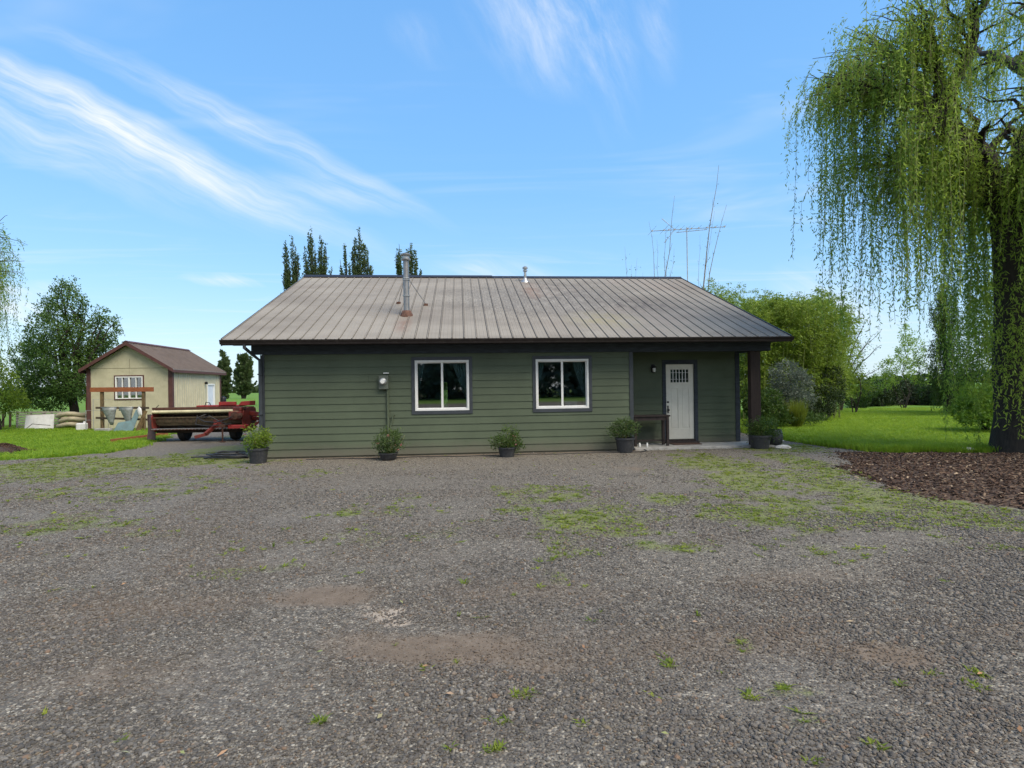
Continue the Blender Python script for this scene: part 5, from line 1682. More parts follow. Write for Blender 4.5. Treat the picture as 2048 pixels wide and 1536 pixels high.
# ---- willow: limbs, arching branches, hanging strands with narrow leaves
def willow(name, label, base, limbs, nstrand, seed, trunk_pts, trunk_rad, zmin_fn, leaf=(.10, .021), step=.042, group=None, extra=None, longs=.3):
    rng = np.random.default_rng(seed)
    o = thing(name, label, 'tree', (base[0], base[1], 0), 0, group)
    B = np.array([base[0], base[1], 0.0])
    wood = MB()
    wood.tube([tuple(np.array(p) - B) for p in trunk_pts], trunk_rad, 14)
    # root flare and bark ridges
    anchors, dirs = [], []
    for (p, q, r0) in limbs:
        pts, rad = limb(rng, p, q, r0, r0 * (.5 if r0 > .4 else .28), 8, .06, .16)
        wood.tube([tuple(np.array(a) - B) for a in pts], rad, 8)
        for k in range(3, 9):
            for _ in range(6 if k < 8 else 9):
                a = np.array(pts[k])
                out = unit((a - (B + [0, 0, a[2]])) * [1, 1, 0] + rng.normal(0, 1.1, 3) * [1, 1, .15])
                L = rng.uniform(.4, 1.7)
                e = a + out * L + np.array([0, 0, rng.uniform(-.3, .9)])
                bp, br = limb(rng, a, e, max(.012, rad[k] * .35), .006, 5, .1, .2)
                wood.tube([tuple(np.array(x) - B) for x in bp], br, 5, False)
                for x in bp[2:]:
                    anchors.append(x); dirs.append(out)
    A = np.array(anchors); Dr = np.array(dirs)
    wg_ = rng.gamma(.4, 1.0, len(A)) + .03
    ph = rng.choice(len(A), nstrand, p=wg_ / wg_.sum())
    P, D, Rn = [], [], []
    tw = MB()
    for s, i in enumerate(ph):
        a = A[i] + rng.normal(0, .14, 3)
        zlow = zmin_fn(a[0], a[1])
        room = max(.4, a[2] - zlow)
        L = room * rng.uniform(.5, 1.0) if rng.random() < longs else min(rng.gamma(2.0, .34) + .22, room)
        n = max(4, int(L / step))
        k = np.arange(n) / n
        out = Dr[i] * rng.uniform(.1, .5) + rng.normal(0, .12, 3) * [1, 1, 0] + np.array([-.05, 0, 0])
        cur = a + np.outer(np.minimum(k * L, .6 + 0 * k) * 1.0, out) + np.outer(k ** 1.15 * L, [0, 0, -1.0]) + np.outer(np.sin(k * 2.2 + s) * .05 * L * k, [1, .5, 0])
        cur[:, 2] += .35 * np.minimum(k * L, .35) * (1 - k)
        if s % 2 == 0:
            idx = np.linspace(0, n - 1, 5).astype(int)
            tw.tube([tuple(cur[j] - B) for j in idx], .004, 3, False)
        tang = np.gradient(cur, axis=0)
        side = rng.normal(0, 1, (n, 3)) * (.012 + .035 * (rng.random((n, 1)) < .35))
        cur = cur + side
        lf = unit(tang) * .8 + rng.normal(0, .6, (n, 3)) + np.array([0, 0, -.15])
        keep = rng.random(n) < .9
        P.append(cur[keep]); D.append(lf[keep])
        Rn.append(np.clip(rng.normal(rng.uniform(.15, .85), .18, keep.sum()), 0, 1))
    P = np.concatenate(P) - B; D = np.concatenate(D); Rn = np.concatenate(Rn)
    if extra is not None:
        eP, eD = extra(rng)
        P = np.concatenate([P, eP - B]); D = np.concatenate([D, eD]); Rn = np.concatenate([Rn, rng.random(len(eP))])
    wood.build('trunk', 'dark_bark', o, True, fix=False)
    tw.build('twigs', 'twig_green', o, False, fix=False)
    leaves('crown', o, P, D, leaf[0], leaf[1], 'willow_leaf', seed + 1, Rn)
    return o


WX_, WY_ = 12.0, 13.25
trunk_pts = [(WX_ + .1, WY_, -.2), (WX_ + .08, WY_, .25), (WX_, WY_, .9), (WX_ - .1, WY_, 2.2), (WX_ - .05, WY_, 3.6), (WX_ - .15, WY_ - .05, 4.8), (WX_ - .3, WY_ - .05, 5.7)]
trunk_rad = [.95, .78, .62, .56, .54, .52, .46]
T0 = (WX_ - .3, WY_ - .05, 5.5)
T1 = (9.95, 13.0, 7.7)
wl = [(T0, T1, .44), (T0, (12.9, 13.6, 8.6), .36), (T1, (9.1, 12.2, 9.3), .17), (T1, (9.6, 14.4, 10.0), .17), (T1, (8.6, 13.4, 8.5), .15), (T1, (10.4, 12.0, 10.4), .16), (T1, (9.0, 14.2, 9.0), .14),
      ((12.9, 13.6, 8.6), (11.8, 12.2, 11.2), .18), ((12.9, 13.6, 8.6), (14.8, 13.0, 11.0), .2), ((12.9, 13.6, 8.6), (13.0, 15.8, 10.8), .18), (T0, (13.6, 11.2, 8.6), .24), (T0, (11.8, 11.0, 7.8), .18), (T0, (15.5, 14.2, 8.4), .24),
      ((10.9, 13.2, 6.7), (9.2, 12.0, 6.9), .12), ((10.9, 13.2, 6.7), (9.4, 14.6, 7.2), .12), ((13.6, 11.2, 8.6), (13.2, 9.8, 9.2), .14), (T0, (12.3, 15.4, 7.4), .2),
      (T0, (11.0, 12.3, 6.3), .12), (T0, (11.2, 14.2, 6.4), .12), (T0, (12.6, 11.9, 6.4), .14), ((10.9, 13.2, 6.7), (10.0, 13.6, 6.4), .1)]


def wil_low(x, y):
    # strands reach lowest near the trunk and in the middle of the crown's left half
    return float(np.interp(x, [6.6, 7.4, 8.3, 9.3, 10.4, 11.2, 12.0, 14.0], [6.3, 4.6, 2.8, 2.5, 3.4, 1.8, 1.3, 1.6]))


def trunk_shoots(rng):
    """short leafy shoots hanging round the trunk"""
    P, D = [], []
    for k in range(620):
        a = rng.uniform(0, 6.28); z = rng.uniform(1.4, 6.4)
        p = np.array([WX_ - .1 + .66 * math.cos(a), WY_ + .66 * math.sin(a), z])
        out = np.array([math.cos(a), math.sin(a), 0])
        n = int(rng.uniform(10, 44))
        kk = np.arange(n) * .04
        c = p + np.outer(np.minimum(kk * 1.3, rng.uniform(.15, .9)), out) + np.outer(np.maximum(kk - .1, 0), [0, 0, -1]) + rng.normal(0, .02, (n, 3))
        P.append(c); D.append(rng.normal(0, .5, (n, 3)) + [0, 0, -.8])
    return np.concatenate(P), np.concatenate(D)


willow('willow_tree', 'big weeping willow with a dark leaning trunk at the right edge', (WX_, WY_), wl, 3700, 11, trunk_pts, trunk_rad, wil_low, leaf=(.112, .027), step=.034, longs=.085, extra=trunk_shoots)

# left willow, mostly beyond the picture edge
LX, LY = -24.1, 22.0
lt = [(LX, LY, -.1), (LX, LY, 1.5), (LX + .2, LY, 3.5), (LX + .3, LY, 5.0)]
L0 = (LX + .3, LY, 4.8)
ll = [(L0, (-21.2, 21.6, 7.4), .2), (L0, (-21.0, 22.6, 6.6), .18), (L0, (-22.5, 21, 8.8), .2), (L0, (-25.5, 22.5, 8.0), .2), (L0, (-21.4, 22.0, 5.4), .16), (L0, (-21.6, 23.5, 8.2), .18)]
willow('willow_tree', 'willow at the left picture edge showing only hanging leafy strands', (LX, LY), ll, 750, 12, lt, [.45, .38, .32, .26], lambda x, y: 2.0, (.12, .03), .05)


# ---- fruit tree by the shed: upright sprays
def fruit_tree():
    rng = np.random.default_rng(31)
    bx, by = at(147, 830, 29.5)[0], 29.5
    o = thing('fruit_tree', 'bushy dark green fruit tree standing left of the shed', 'tree', (bx, by, 0))
    S = 29.5 / FPX
    def c(px, py, rx, ry, dy=0.0):
        p = at(px, py, by + dy)
        return (p[0] - bx, dy, p[2], rx * S, rx * S * .9, ry * S)
    cl = [c(120, 740, 75, 62), c(75, 770, 50, 45, -.3), c(115, 660, 52, 55), (c(140, 600, 26, 40)), c(118, 590, 15, 35), c(165, 680, 40, 50, .5), c(150, 760, 45, 45, -.4), c(60, 720, 36, 40, .4), c(90, 690, 40, 45, -.6), c(128, 570, 8, 16), c(165, 610, 12, 24, .2), c(95, 620, 18, 30, .3),
          c(198, 640, 13, 34, .8), c(215, 655, 13, 40, .6), c(232, 655, 9, 26, .6), c(185, 690, 24, 30, .6), c(212, 690, 24, 26, 1.4), c(45, 790, 30, 22), c(100, 800, 50, 22, -.3)]
    wood = MB()
    wood.tube([(0, 0, -.1), (.05, 0, .9), (-.1, 0, 1.7), (-.25, 0, 2.6)], [.26, .2, .18, .14], 10)
    for q in cl:
        pts, rad = limb(rng, (-.1, 0, 1.6), (q[0], q[1], q[2] + q[5] * .5), .1, .015, 6, .05, .2)
        wood.tube(pts, rad, 6, False)
    wood.build('trunk', 'dark_bark', o, True, fix=False)
    P, N = clump_points(cl, 33000, rng, .95)
    P[:, 2] = np.maximum(P[:, 2], .45)
    D = N * .5 + rng.normal(0, .7, P.shape) + [0, 0, .25]
    leaves('crown', o, P, D, .125, .062, 'fruit_leaf', 32, np.clip(rng.normal(.35 + .3 * N[:, 0] + .25 * N[:, 2], .22), 0, 1))  # light put into the leaf colour: paler on the right and top


fruit_tree()


# ---- Lombardy poplars: bundles of tall narrow spires
def poplar(px, spires, Y, label, seed, base_py=790, n=2300, leaf=(.24, .12), group='poplars beyond the house'):
    rng = np.random.default_rng(seed)
    bx = at(px, base_py, Y)[0]
    o = thing('poplar_tree', label, 'tree', (bx, Y, 0), 0, group)
    wood = MB()
    P, D, Rn = [], [], []
    rs_ = random.Random(seed)
    more = [(sx + rs_.uniform(-1.1, 1.1) * rpx, top + rs_.uniform(14, 85), rpx * rs_.uniform(.3, .5)) for (sx, top, rpx) in spires for _ in range(4)]
    for (sx, top, rpx) in [(a, b, c * 1.2) for a, b, c in spires] + more:
        tx, _, tz = at(sx, top, Y)
        tx -= bx
        rad = rpx / FPX * Y
        x0 = tx * .35
        wood.tube([(x0 * .3, 0, 0), (x0, 0, tz * .4), (tx, 0, tz * .97)], [.3, .16, .02], 6, False)
        m = int(n * rpx / 12)
        k = rng.random(m) ** .85
        z = 1.2 + (tz - 1.2) * k
        prof = np.clip(np.minimum((k + .05) * 5, (1 - k) * 3.4), 0, 1) ** .8 * rad
        # side shoots sweeping upwards
        ns = max(14, m // 70)
        sa = rng.uniform(0, 6.28, ns); sk = rng.uniform(0, .9, ns) ** .9
        j = rng.integers(0, ns, m)
        f = rng.random(m)
        k2 = sk[j] + .1 * f
        rr_ = np.clip(np.minimum((k2 + .05) * 5, (1 - k2) * 1.5), .03, 1) ** .8 * rad * (.2 + .9 * f ** .7)
        z = 1.2 + (tz - 1.2) * (k2 * .96 + .04 * f)
        cx_ = x0 + (tx - x0) * np.clip((z / tz - .4) / .57, -1, 1)
        p = np.stack([cx_ + rr_ * np.cos(sa[j]) + rng.normal(0, 1, m) * (.05 + .16 * (1 - k2)), rr_ * np.sin(sa[j]) + rng.normal(0, .15, m), z], 1)
        P.append(p); D.append(np.stack([np.cos(sa[j]), np.sin(sa[j]), np.full(m, 1.1)], 1) + rng.normal(0, .6, (m, 3)))
        Rn.append(np.clip(rng.normal(.35 + .3 * np.cos(sa[j]), .2), 0, 1))  # sunlit right side painted in: leaf colour lightens to the right
    wood.build('trunk', 'dark_bark', o, True, fix=False)
    leaves('crown', o, np.concatenate(P), np.concatenate(D), leaf[0], leaf[1], 'poplar_leaf', seed, np.concatenate(Rn))


poplar(584, [(571, 482, 9), (586, 467, 8), (578, 540, 13), (597, 505, 9), (604, 548, 7)], 62, 'leftmost poplar rising behind the roof', 41)
poplar(635, [(620, 457, 11), (643, 468, 12), (653, 495, 9), (630, 500, 9)], 62, 'second poplar from the left rising behind the roof, tallest with two spires', 42)
poplar(712, [(720, 458, 12), (709, 470, 11), (690, 492, 10), (731, 490, 12), (681, 522, 8), (738, 515, 9)], 62, 'broad many-spired poplar left of the stove pipe', 43)
poplar(820, [(798, 478, 7), (820, 476, 13), (830, 500, 11), (797, 515, 8), (842, 540, 9)], 62, 'poplar rising right behind the stove pipe', 44)
poplar(447, [(445, 700, 8), (452, 712, 9), (440, 730, 8)], 130, 'small far poplar just right of the shed', 45, 796, 2500, (.6, .4), 'far poplars')
poplar(487, [(480, 700, 9), (490, 706, 10), (500, 715, 9)], 130, 'small far poplar seen beside the house corner', 46, 796, 2500, (.6, .4), 'far poplars')


# ---- bamboo
def bamboo(label, culms, seed, nleaf, wd=.026):
    rng = np.random.default_rng(seed)
    cx_ = np.mean([c[0] for c in culms]); cy_ = np.mean([c[1] for c in culms])
    o = thing('bamboo_clump', label, 'bamboo', (cx_, cy_, 0))
    wood = MB()
    P, D, Rn = [], [], []
    for (x, y, h) in culms:
        a = rng.uniform(0, 6.28); lean = rng.uniform(.05, .2) * h
        pts = [(x - cx_ + math.cos(a) * lean * k ** 2.2, y - cy_ + math.sin(a) * lean * k ** 2.2, h * (k - .06 * k ** 4)) for k in (0, .25, .5, .75, .9, 1)]
        wood.tube(pts, [.022, .022, .018, .012, .007, .003], 5, False)
        m = int(nleaf * rng.uniform(.7, 1.3))
        nb = 26
        bk = rng.uniform(.12, 1, nb) ** .8
        ba = rng.uniform(0, 6.28, nb)
        j = rng.integers(0, nb, m)
        zz = bk[j]
        L = rng.random(m) * (.25 + .75 * np.minimum(1, (1.12 - zz) * 2.4))
        bx_ = np.interp(zz, [0, .25, .5, .75, .9, 1], [q[0] for q in pts]); by_ = np.interp(zz, [0, .25, .5, .75, .9, 1], [q[1] for q in pts]); bz_ = np.interp(zz, [0, .25, .5, .75, .9, 1], [q[2] for q in pts])
        p = np.stack([bx_ + np.cos(ba[j]) * L * .75, by_ + np.sin(ba[j]) * L * .75, bz_ + L * .25 - L ** 2 * .35], 1) + rng.normal(0, .06, (m, 3))
        P.append(p); D.append(np.stack([np.cos(ba[j]), np.sin(ba[j]), np.full(m, -.5)], 1) + rng.normal(0, .6, (m, 3)))
        Rn.append(np.clip(rng.normal(.3 + .4 * zz, .2), 0, 1))  # light from above put into the colour: leaves lighten up the culm
    wood.build('culms', 'culm', o, False, fix=False)
    P = np.concatenate(P); P[:, 2] = np.maximum(P[:, 2], .08)
    leaves('foliage', o, P, np.concatenate(D), .15, wd, 'bamboo_leaf', seed, np.concatenate(Rn))


rg = np.random.default_rng(50)
cu = []
while len(cu) < 165:
    px_ = rg.uniform(1470, 1678); y_ = rg.uniform(25.5, 31)
    top = np.interp(px_, [1450, 1480, 1530, 1570, 1600, 1640, 1675, 1690], [600, 590, 590, 578, 585, 580, 610, 680]) + rg.gamma(1.5, 14) + (-18 if rg.random() < .08 else 0)
    p = at(px_, top, y_)
    cu.append((p[0], y_, p[2] * 1.04))
bamboo('dense yellow-green bamboo clump standing beyond the porch', cu, 51, 620, .045)
cu = []
while len(cu) < 60:
    px_ = rg.uniform(1385, 1480); y_ = rg.uniform(31, 35)
    top = np.interp(px_, [1385, 1420, 1445, 1460, 1480], [590, 580, 545, 560, 585]) + rg.gamma(1.5, 14)
    p = at(px_, top, y_)
    cu.append((p[0], y_, p[2] * 1.04))
bamboo('paler bamboo clump whose tops show just over the right roof slope', cu, 52, 420, .045)


# ---- shrubs and hedges
def shrub(name, label, cat, clumps, n, leaf, mat, seed, wood=True, up=.2, group=None, base=None):
    rng = np.random.default_rng(seed)
    C = np.array(clumps, float)
    bx, by = (C[:, 0].mean(), C[:, 1].mean()) if base is None else base
    o = thing(name, label, cat, (bx, by, 0), 0, group)
    C[:, 0] -= bx; C[:, 1] -= by
    if wood:
        w_ = MB()
        for q in C:
            pts, rad = limb(rng, (rng.normal(0, .06), rng.normal(0, .06), -.02), (q[0], q[1], q[2] + q[5] * .4), .035, .006, 5, 0, .2)
            w_.tube(pts, rad, 5, False)
        w_.build('stems', 'dark_bark', o, False, fix=False)
    P, N = clump_points(C, n, rng)
    P[:, 2] = np.maximum(P[:, 2], .04)
    D = N * .6 + rng.normal(0, .6, P.shape) + [0, 0, up]
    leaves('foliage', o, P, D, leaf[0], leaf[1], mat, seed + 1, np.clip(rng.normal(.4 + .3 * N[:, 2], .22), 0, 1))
    return o


def pc(px, py, rx, ry, Y, rd=None):
    p = at(px, py, Y)
    s = Y / FPX
    return (p[0], Y, p[2], rx * s, (rd or rx) * s, ry * s)


shrub('grey_shrub', 'silvery grey-green shrub in front of the bamboo', 'shrub', [pc(1575, 755, 34, 34, 23), pc(1600, 775, 25, 30, 23.3), pc(1560, 790, 26, 25, 23), pc(1590, 800, 34, 22, 22.8)], 6500, (.1, .04), 'grey_leaf', 61)
shrub('garden_shrub', 'low dark leafy shrub behind the porch post', 'shrub', [pc(1535, 800, 26, 22, 22), pc(1550, 825, 30, 14, 21.6), pc(1515, 820, 22, 20, 22), pc(1500, 800, 14, 30, 22.4)], 4500, (.11, .05), 'shrub_leaf', 63)
shrub('garden_shrub', 'dark shrub at the right foot of the bamboo clump', 'shrub', [pc(1640, 800, 40, 30, 25.4), pc(1665, 770, 24, 40, 25.8), pc(1625, 820, 26, 14, 25)], 6000, (.11, .04), 'dark_leaf', 65)
shrub('young_tree', 'light green young tree rising over the dark hedge', 'tree', [pc(1795, 735, 30, 26, 36), pc(1822, 705, 26, 30, 36.3), pc(1770, 760, 24, 18, 36), pc(1840, 745, 22, 26, 36), pc(1812, 672, 14, 22, 36)], 5200, (.13, .05), 'willow_leaf', 64)
shrub('leafy_tree', 'green leafy tree behind the willow trunk', 'tree', [pc(1945, 690, 40, 50, 27), pc(1975, 640, 34, 50, 27.5), pc(1930, 740, 30, 36, 27), pc(1995, 720, 40, 50, 27.3), pc(2020, 600, 40, 60, 27.6), pc(1960, 585, 22, 30, 27.5)], 11000, (.14, .05), 'shrub_leaf', 66)
shrub('tall_shrub', 'tall loose green shrub between the bamboo and the bare tree', 'shrub', [pc(1705, 720, 18, 44, 31), pc(1690, 760, 22, 36, 31), pc(1722, 770, 20, 24, 31.4), pc(1700, 665, 10, 24, 31)], 3600, (.13, .05), 'bamboo_leaf', 62)
# golden ornamental grass
rgg = np.random.default_rng(67)
og = thing('golden_grass', 'cone of golden-green ornamental grass before the grey shrub', 'plant', at(1594, 838, 21.5)[:2] + (0,))
n_ = 700
a_ = rgg.uniform(0, 6.28, n_); lean_ = rgg.random(n_) ** .7 * .38
Pg = np.stack([np.cos(a_) * lean_ * .4, np.sin(a_) * lean_ * .4, rgg.uniform(0, .1, n_)], 1)
leaves('blades', og, Pg, np.stack([np.cos(a_) * lean_, np.sin(a_) * lean_, np.full(n_, 1.0)], 1), .95, .02, 'gold_leaf', 68)
shrub('ground_plants', 'low weedy plants along the foot of the bamboo', 'plants', [pc(1560, 838, 50, 8, 22), pc(1600, 836, 50, 9, 22.3), pc(1520, 845, 30, 10, 20)], 3500, (.12, .03), 'shrub_leaf', 69, False, .5)
# dark hedge at the back of the lawn
hd_ = [pc(px_, 790 + 4 * math.sin(px_), 26, 26, 42 + 1.5 * math.sin(px_ * .3)) for px_ in range(1735, 1930, 18)]
shrub('hedge', 'dark ragged hedge along the back of the right lawn', 'hedge', hd_, 17000, (.2, .09), 'dark_leaf', 71)
shrub('garden_shrub', 'mid-green shrub left of the dark hedge by the bare tree', 'shrub', [pc(1712, 800, 24, 18, 38), pc(1740, 780, 20, 14, 39)], 3000, (.16, .07), 'shrub_leaf', 73)
shrub('garden_shrub', 'bright green bush growing on the lawn left of the willow trunk', 'shrub', [pc(1955, 800, 36, 30, 19), pc(1985, 815, 40, 30, 18.6), pc(1930, 822, 24, 18, 19.2), pc(2020, 790, 36, 40, 18.8), pc(1965, 835, 40, 16, 18.5)], 8500, (.11, .04), 'bright_leaf', 75)
shrub('garden_shrub', 'yellow-green bush at the left picture edge beside the fruit tree', 'shrub', [pc(5, 780, 34, 46, 26), pc(28, 805, 22, 26, 26.3), pc(-30, 760, 40, 60, 26)], 6000, (.12, .05), 'bamboo_leaf', 77)
shrub('rear_shrub', 'green shrub behind the house glimpsed through the left window', 'shrub', [(-3.4, 30.6, 1.4, 1.6, .6, 1.3), (-1.6, 30.6, 1.3, 1.4, .6, 1.2), (.6, 30.8, 1.3, 1.4, .6, 1.2)], 7000, (.14, .06), 'bright_leaf', 79)


# ---- weeping conifer and the bare tree at the back of the lawn
def weeping_tree():
    rng = np.random.default_rng(81)
    Y = 30.0
    bx = at(1893, 815, Y)[0]
    o = thing('weeping_conifer', 'narrow weeping evergreen with drooping branches at the back of the lawn', 'tree', (bx, Y, 0))
    tz = at(1890, 565, Y)[2]
    wood = MB()
    wood.tube([(0, 0, -.1), (.06, 0, tz * .3), (-.1, 0, tz * .6), (.1, 0, tz)], [.16, .13, .09, .02], 8)
    P, D = [], []
    for k in range(95):
        z = tz * rng.uniform(.14, .98)
        a = rng.uniform(0, 6.28)
        L = rng.uniform(.3, 1.3) * (1.7 - 1.2 * z / tz) * (2.0 if rng.random() < .1 else 1.0)
        pts = [(math.cos(a) * L * q, math.sin(a) * L * q, z + .18 * q - .3 * q * q) for q in (0, .35, .7, 1)]
        wood.tube(pts, [.025, .018, .012, .006], 4, False)
        for _ in range(6):
            q = rng.uniform(.3, 1)
            p = np.array([math.cos(a) * L * q, math.sin(a) * L * q, z + .18 * q - .3 * q * q])
            n = int(rng.uniform(14, 42)); kk = np.arange(n) * .035
            P.append(p + np.outer(kk, [0, 0, -1]) + rng.normal(0, .05, (n, 3))); D.append(rng.normal(0, .45, (n, 3)) + [0, 0, -.9])
    wood.build('trunk', 'dark_bark', o, True, fix=False)
    P = np.concatenate(P); P[:, 2] = np.maximum(P[:, 2], .05)
    leaves('crown', o, P, np.concatenate(D), .15, .035, 'shrub_leaf', 82)


weeping_tree()


def bare_tree(name, label, px, base_py, Y, tops, seed, mat='pale_bark', nleaf=0, r0=.07, base_z=0.0, fork=.35):
    rng = np.random.default_rng(seed)
    b = at(px, base_py, Y)
    o = thing(name, label, 'tree', (b[0], Y, base_z))
    w_ = MB()
    tips = []
    for (tx, ty, r) in tops:
        t_ = at(tx, ty, Y)
        e = np.array([t_[0] - b[0], rng.normal(0, .3), t_[2]])
        p0 = np.array([0, 0, -.05]); pts = []
        n = 12
        for i in range(n + 1):
            k = i / n
            q = p0 + (e - p0) * k + np.array([0, 0, 0]) + rng.normal(0, .035, 3) * (0 < i < n)
            q[0] -= e[0] * .28 * math.sin(k * math.pi) * (1 if k < .9 else .9)
            pts.append(q)
        w_.tube([tuple(q) for q in pts], [r * (1 - .88 * i / n) for i in range(n + 1)], 6, False)
        for i in range(int(n * fork), n):
            for _ in range(2):
                dv = unit(pts[i + 1] - pts[i]) + rng.normal(0, .32, 3)
                L = rng.uniform(.3, 1.1) * (1.2 - i / n)
                q1 = pts[i] + unit(dv) * L; q1[2] += .15 * L
                rr0 = max(.006, r * (1 - .88 * i / n) * .5)
                w_.tube([tuple(pts[i]), tuple((pts[i] + q1) / 2 + rng.normal(0, .03, 3)), tuple(q1)], [rr0, rr0 * .7, .003], 4, False)
                tips.append(q1)
    w_.build('trunk', mat, o, True, fix=False)
    if nleaf:
        T = np.array(tips)
        P = T[rng.integers(0, len(T), nleaf)] + rng.normal(0, .12, (nleaf, 3))
        leaves('crown', o, P, rng.normal(0, 1, (nleaf, 3)), .1, .05, 'shrub_leaf', seed + 1)
    return o


bare_tree('bare_tree', 'tall thin bare tree rising above the right roof slope beside the antenna', 1400, 790, 33, [(1438, 330, .065), (1458, 405, .05), (1400, 470, .025), (1432, 420, .03)], 91, 'pale_bark', 60, .1)
bare_tree('bare_tree', 'slender bare tree left of the antenna mast', 1322, 790, 33, [(1342, 400, .05), (1300, 440, .04), (1345, 500, .03), (1312, 480, .03), (1330, 455, .04)], 92, 'pale_bark', 40)
bare_tree('bare_tree', 'low bare twigs showing above the ridge left of the antenna', 1264, 790, 33, [(1252, 490, .03), (1275, 515, .03), (1285, 545, .025), (1262, 530, .02)], 93, 'pale_bark', 120)
bare_tree('bare_tree', 'spreading half-bare tree with grey trunk at the back of the right lawn', 1682, 822, 34, [(1700, 655, .1), (1760, 690, .08), (1725, 640, .08), (1680, 640, .07), (1745, 735, .06), (1660, 680, .05), (1775, 660, .05), (1710, 600, .05), (1790, 720, .05), (1740, 670, .06)], 94, 'bark', 1500, .12, 0, .2)

# woods far behind the photographer, which the windows mirror
rgw = np.random.default_rng(200)
Cw = [(x_ + rgw.normal(0, 2), -62 + rgw.normal(0, 2), z_, 6, 3, 3.4) for x_ in range(-48, 49, 7) for z_ in (2.5, 6, 9)]
Pw, Nw = clump_points(Cw, 34000, rgw)
Pw[:, 2] = np.maximum(Pw[:, 2], .1)
tag(leaves('rear_woods', None, Pw, Nw + rgw.normal(0, .6, Pw.shape), 1.1, .8, 'grey_leaf', 201), 'far woods behind the viewpoint, mirrored darkly in the house windows', 'woods', kind='stuff')


# ---- potted plants along the wall
pmat('pot_black', srgb(44, 46, 50), .5, 0, .2, 8, .1, .003, dirt=(.14, .13, .12), dirt_amt=.35)
pmat('soil', (.03, .022, .016), .95, 0, .4, 20, .6, .01)


def potted(label, px, py, pot_r, pot_h, blobs, Y, nleaf, nfl, seed, mat='pot_leaf', fallen=0):
    rng = np.random.default_rng(seed)
    g_ = at(px, py, Y)
    o = thing('potted_plant', label, 'potted plant', (g_[0], Y, 0.0), rng.uniform(0, 6), 'potted plants along the house')
    r = pot_r
    pot = MB().lathe([(r * .72, 0), (r * .78, .01), (r * .95, pot_h * .86), (r * 1.04, pot_h * .87), (r * 1.04, pot_h), (r * .95, pot_h), (r * .92, pot_h * .8), (r * .1, pot_h * .8)], 26)
    po = pot.build('pot', 'pot_black', o, True)
    MB().lathe([(r * .91, pot_h * .78), (r * .91, pot_h * .86), (r * .05, pot_h * .9)], 18).build('soil', 'soil', po)
    o.rotation_euler = (0, 0, 0)
    s = Y / FPX
    C = []
    for (bx_, by_, rx, ry) in blobs:
        p = at(bx_, by_, Y)
        C.append((p[0] - g_[0], rng.normal(0, .04), p[2], rx * s, rx * s, ry * s))
    w_ = MB()
    for q in C * 3:
        a = rng.normal(0, .05, 2)
        pts, rad = limb(rng, (a[0], a[1], pot_h * .8), (q[0] + rng.normal(0, q[3] * .5), q[1] + rng.normal(0, q[4] * .5), q[2] + q[5] * .4), .008, .003, 4, 0, .2)
        w_.tube(pts, rad, 4, False)
    w_.build('stems', 'twig_green', o, False, fix=False)
    P, N = clump_points(C, nleaf, rng, .85, .3)
    P[:, 2] = np.maximum(P[:, 2], .05)
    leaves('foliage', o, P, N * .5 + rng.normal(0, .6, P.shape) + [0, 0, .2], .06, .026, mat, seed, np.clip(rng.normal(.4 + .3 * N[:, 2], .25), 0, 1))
    if nfl:
        F, N2 = clump_points([(c[0], c[1], c[2] - c[5] * .2, c[3] * 1.05, c[4] * 1.05, c[5] * .8) for c in C], nfl, rng)
        F[:, 2] = np.maximum(F[:, 2], .1)
        V, D = np.repeat(F, 5, 0), rng.normal(0, 1, (nfl * 5, 3))
        leaves('flowers', o, V, D, .045, .035, 'petal', seed + 3)


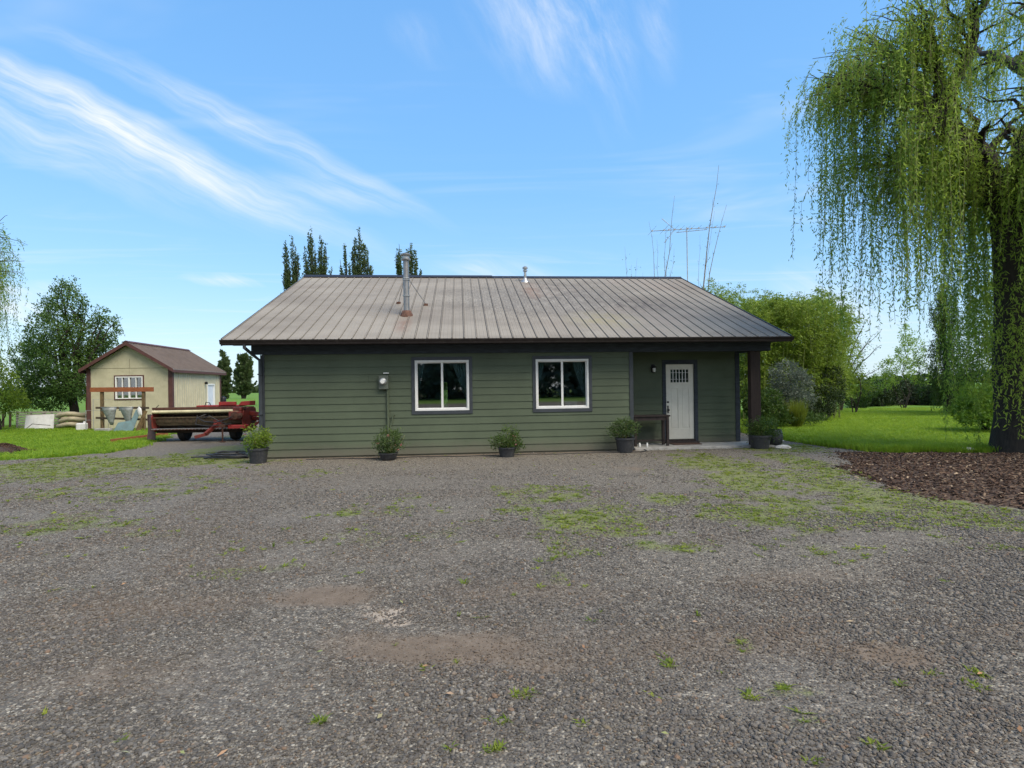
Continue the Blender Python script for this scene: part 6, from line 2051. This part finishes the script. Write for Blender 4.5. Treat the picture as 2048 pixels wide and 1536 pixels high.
potted('bushy yellowish plant in a black pot at the house\'s left corner', 517, 927, .23, .36, [(515, 870, 24, 20), (505, 885, 16, 12), (530, 880, 14, 14), (512, 898, 20, 8), (533, 862, 6, 6)], 13.45, 1700, 6, 301, 'bamboo_leaf')
potted('leafy rose in a low black pot below the electric meter', 777, 919, .23, .17, [(778, 880, 24, 20), (765, 890, 14, 14), (795, 890, 13, 12), (772, 862, 12, 9), (775, 905, 20, 6)], 13.75, 1600, 9, 302)
potted('leafy pink-flowered plant in a black pot between the two windows', 1014, 915, .22, .25, [(1015, 878, 26, 16), (1000, 885, 18, 14), (1030, 888, 16, 14), (1018, 862, 14, 9), (1040, 892, 9, 9), (990, 890, 7, 9)], 13.9, 1500, 8, 303, 'shrub_leaf')
potted('dense dark plant in a tall black pot by the porch table', 1250, 904, .25, .38, [(1246, 858, 23, 16), (1262, 858, 14, 15), (1232, 862, 12, 10), (1255, 845, 12, 7)], 14.6, 1700, 2, 304)
potted('spreading green plant in a black pot before the porch post', 1520, 893, .28, .36, [(1520, 855, 26, 16), (1540, 858, 20, 14), (1508, 862, 14, 14), (1530, 868, 22, 10)], 15.0, 2000, 0, 305, 'shrub_leaf')
rp = thing('round_pot', 'empty round black pot standing behind the plant at the porch post', 'pot', gnd(1547, 891) + (0,))
rp.location.y = 15.55; rp.location.x = at(1547, 880, 15.55)[0]
MB().lathe([(.13, 0), (.2, .05), (.24, .2), (.23, .36), (.2, .46), (.19, .46), (.215, .36), (.22, .2), (.02, .08)], 24).build('bowl', 'pot_black', rp, True)


# ---- woods on the horizon
def far_woods():
    rng = np.random.default_rng(95)
    V = []
    for a in np.linspace(R(-62), R(62), 900):
        d_ = 640 + 60 * math.sin(a * 5)
        h = 4 + 9 * float(fbm(np.array([a * 40]), np.array([0.0]), .5, 7, 4)[0]) * (.6 + .6 * (math.sin(a * 9) > -.2))
        for _ in range(7):
            c_ = np.array([math.sin(a) * d_ + rng.normal(0, 4), math.cos(a) * d_ + rng.normal(0, 8), rng.uniform(0, h)])
            s_ = rng.uniform(1.6, 3.4)
            q = unit(rng.normal(size=(2, 3)))
            V.append([c_ - q[0] * s_, c_ - q[1] * s_, c_ + q[0] * s_, c_ + q[1] * s_])
    o = link('far_woods', quads_mesh('far_woods', np.array(V), rng.random(len(V))), 'dark_leaf')
    tag(o, 'low dark line of far woods along the horizon', 'woods', kind='stuff')


far_woods()
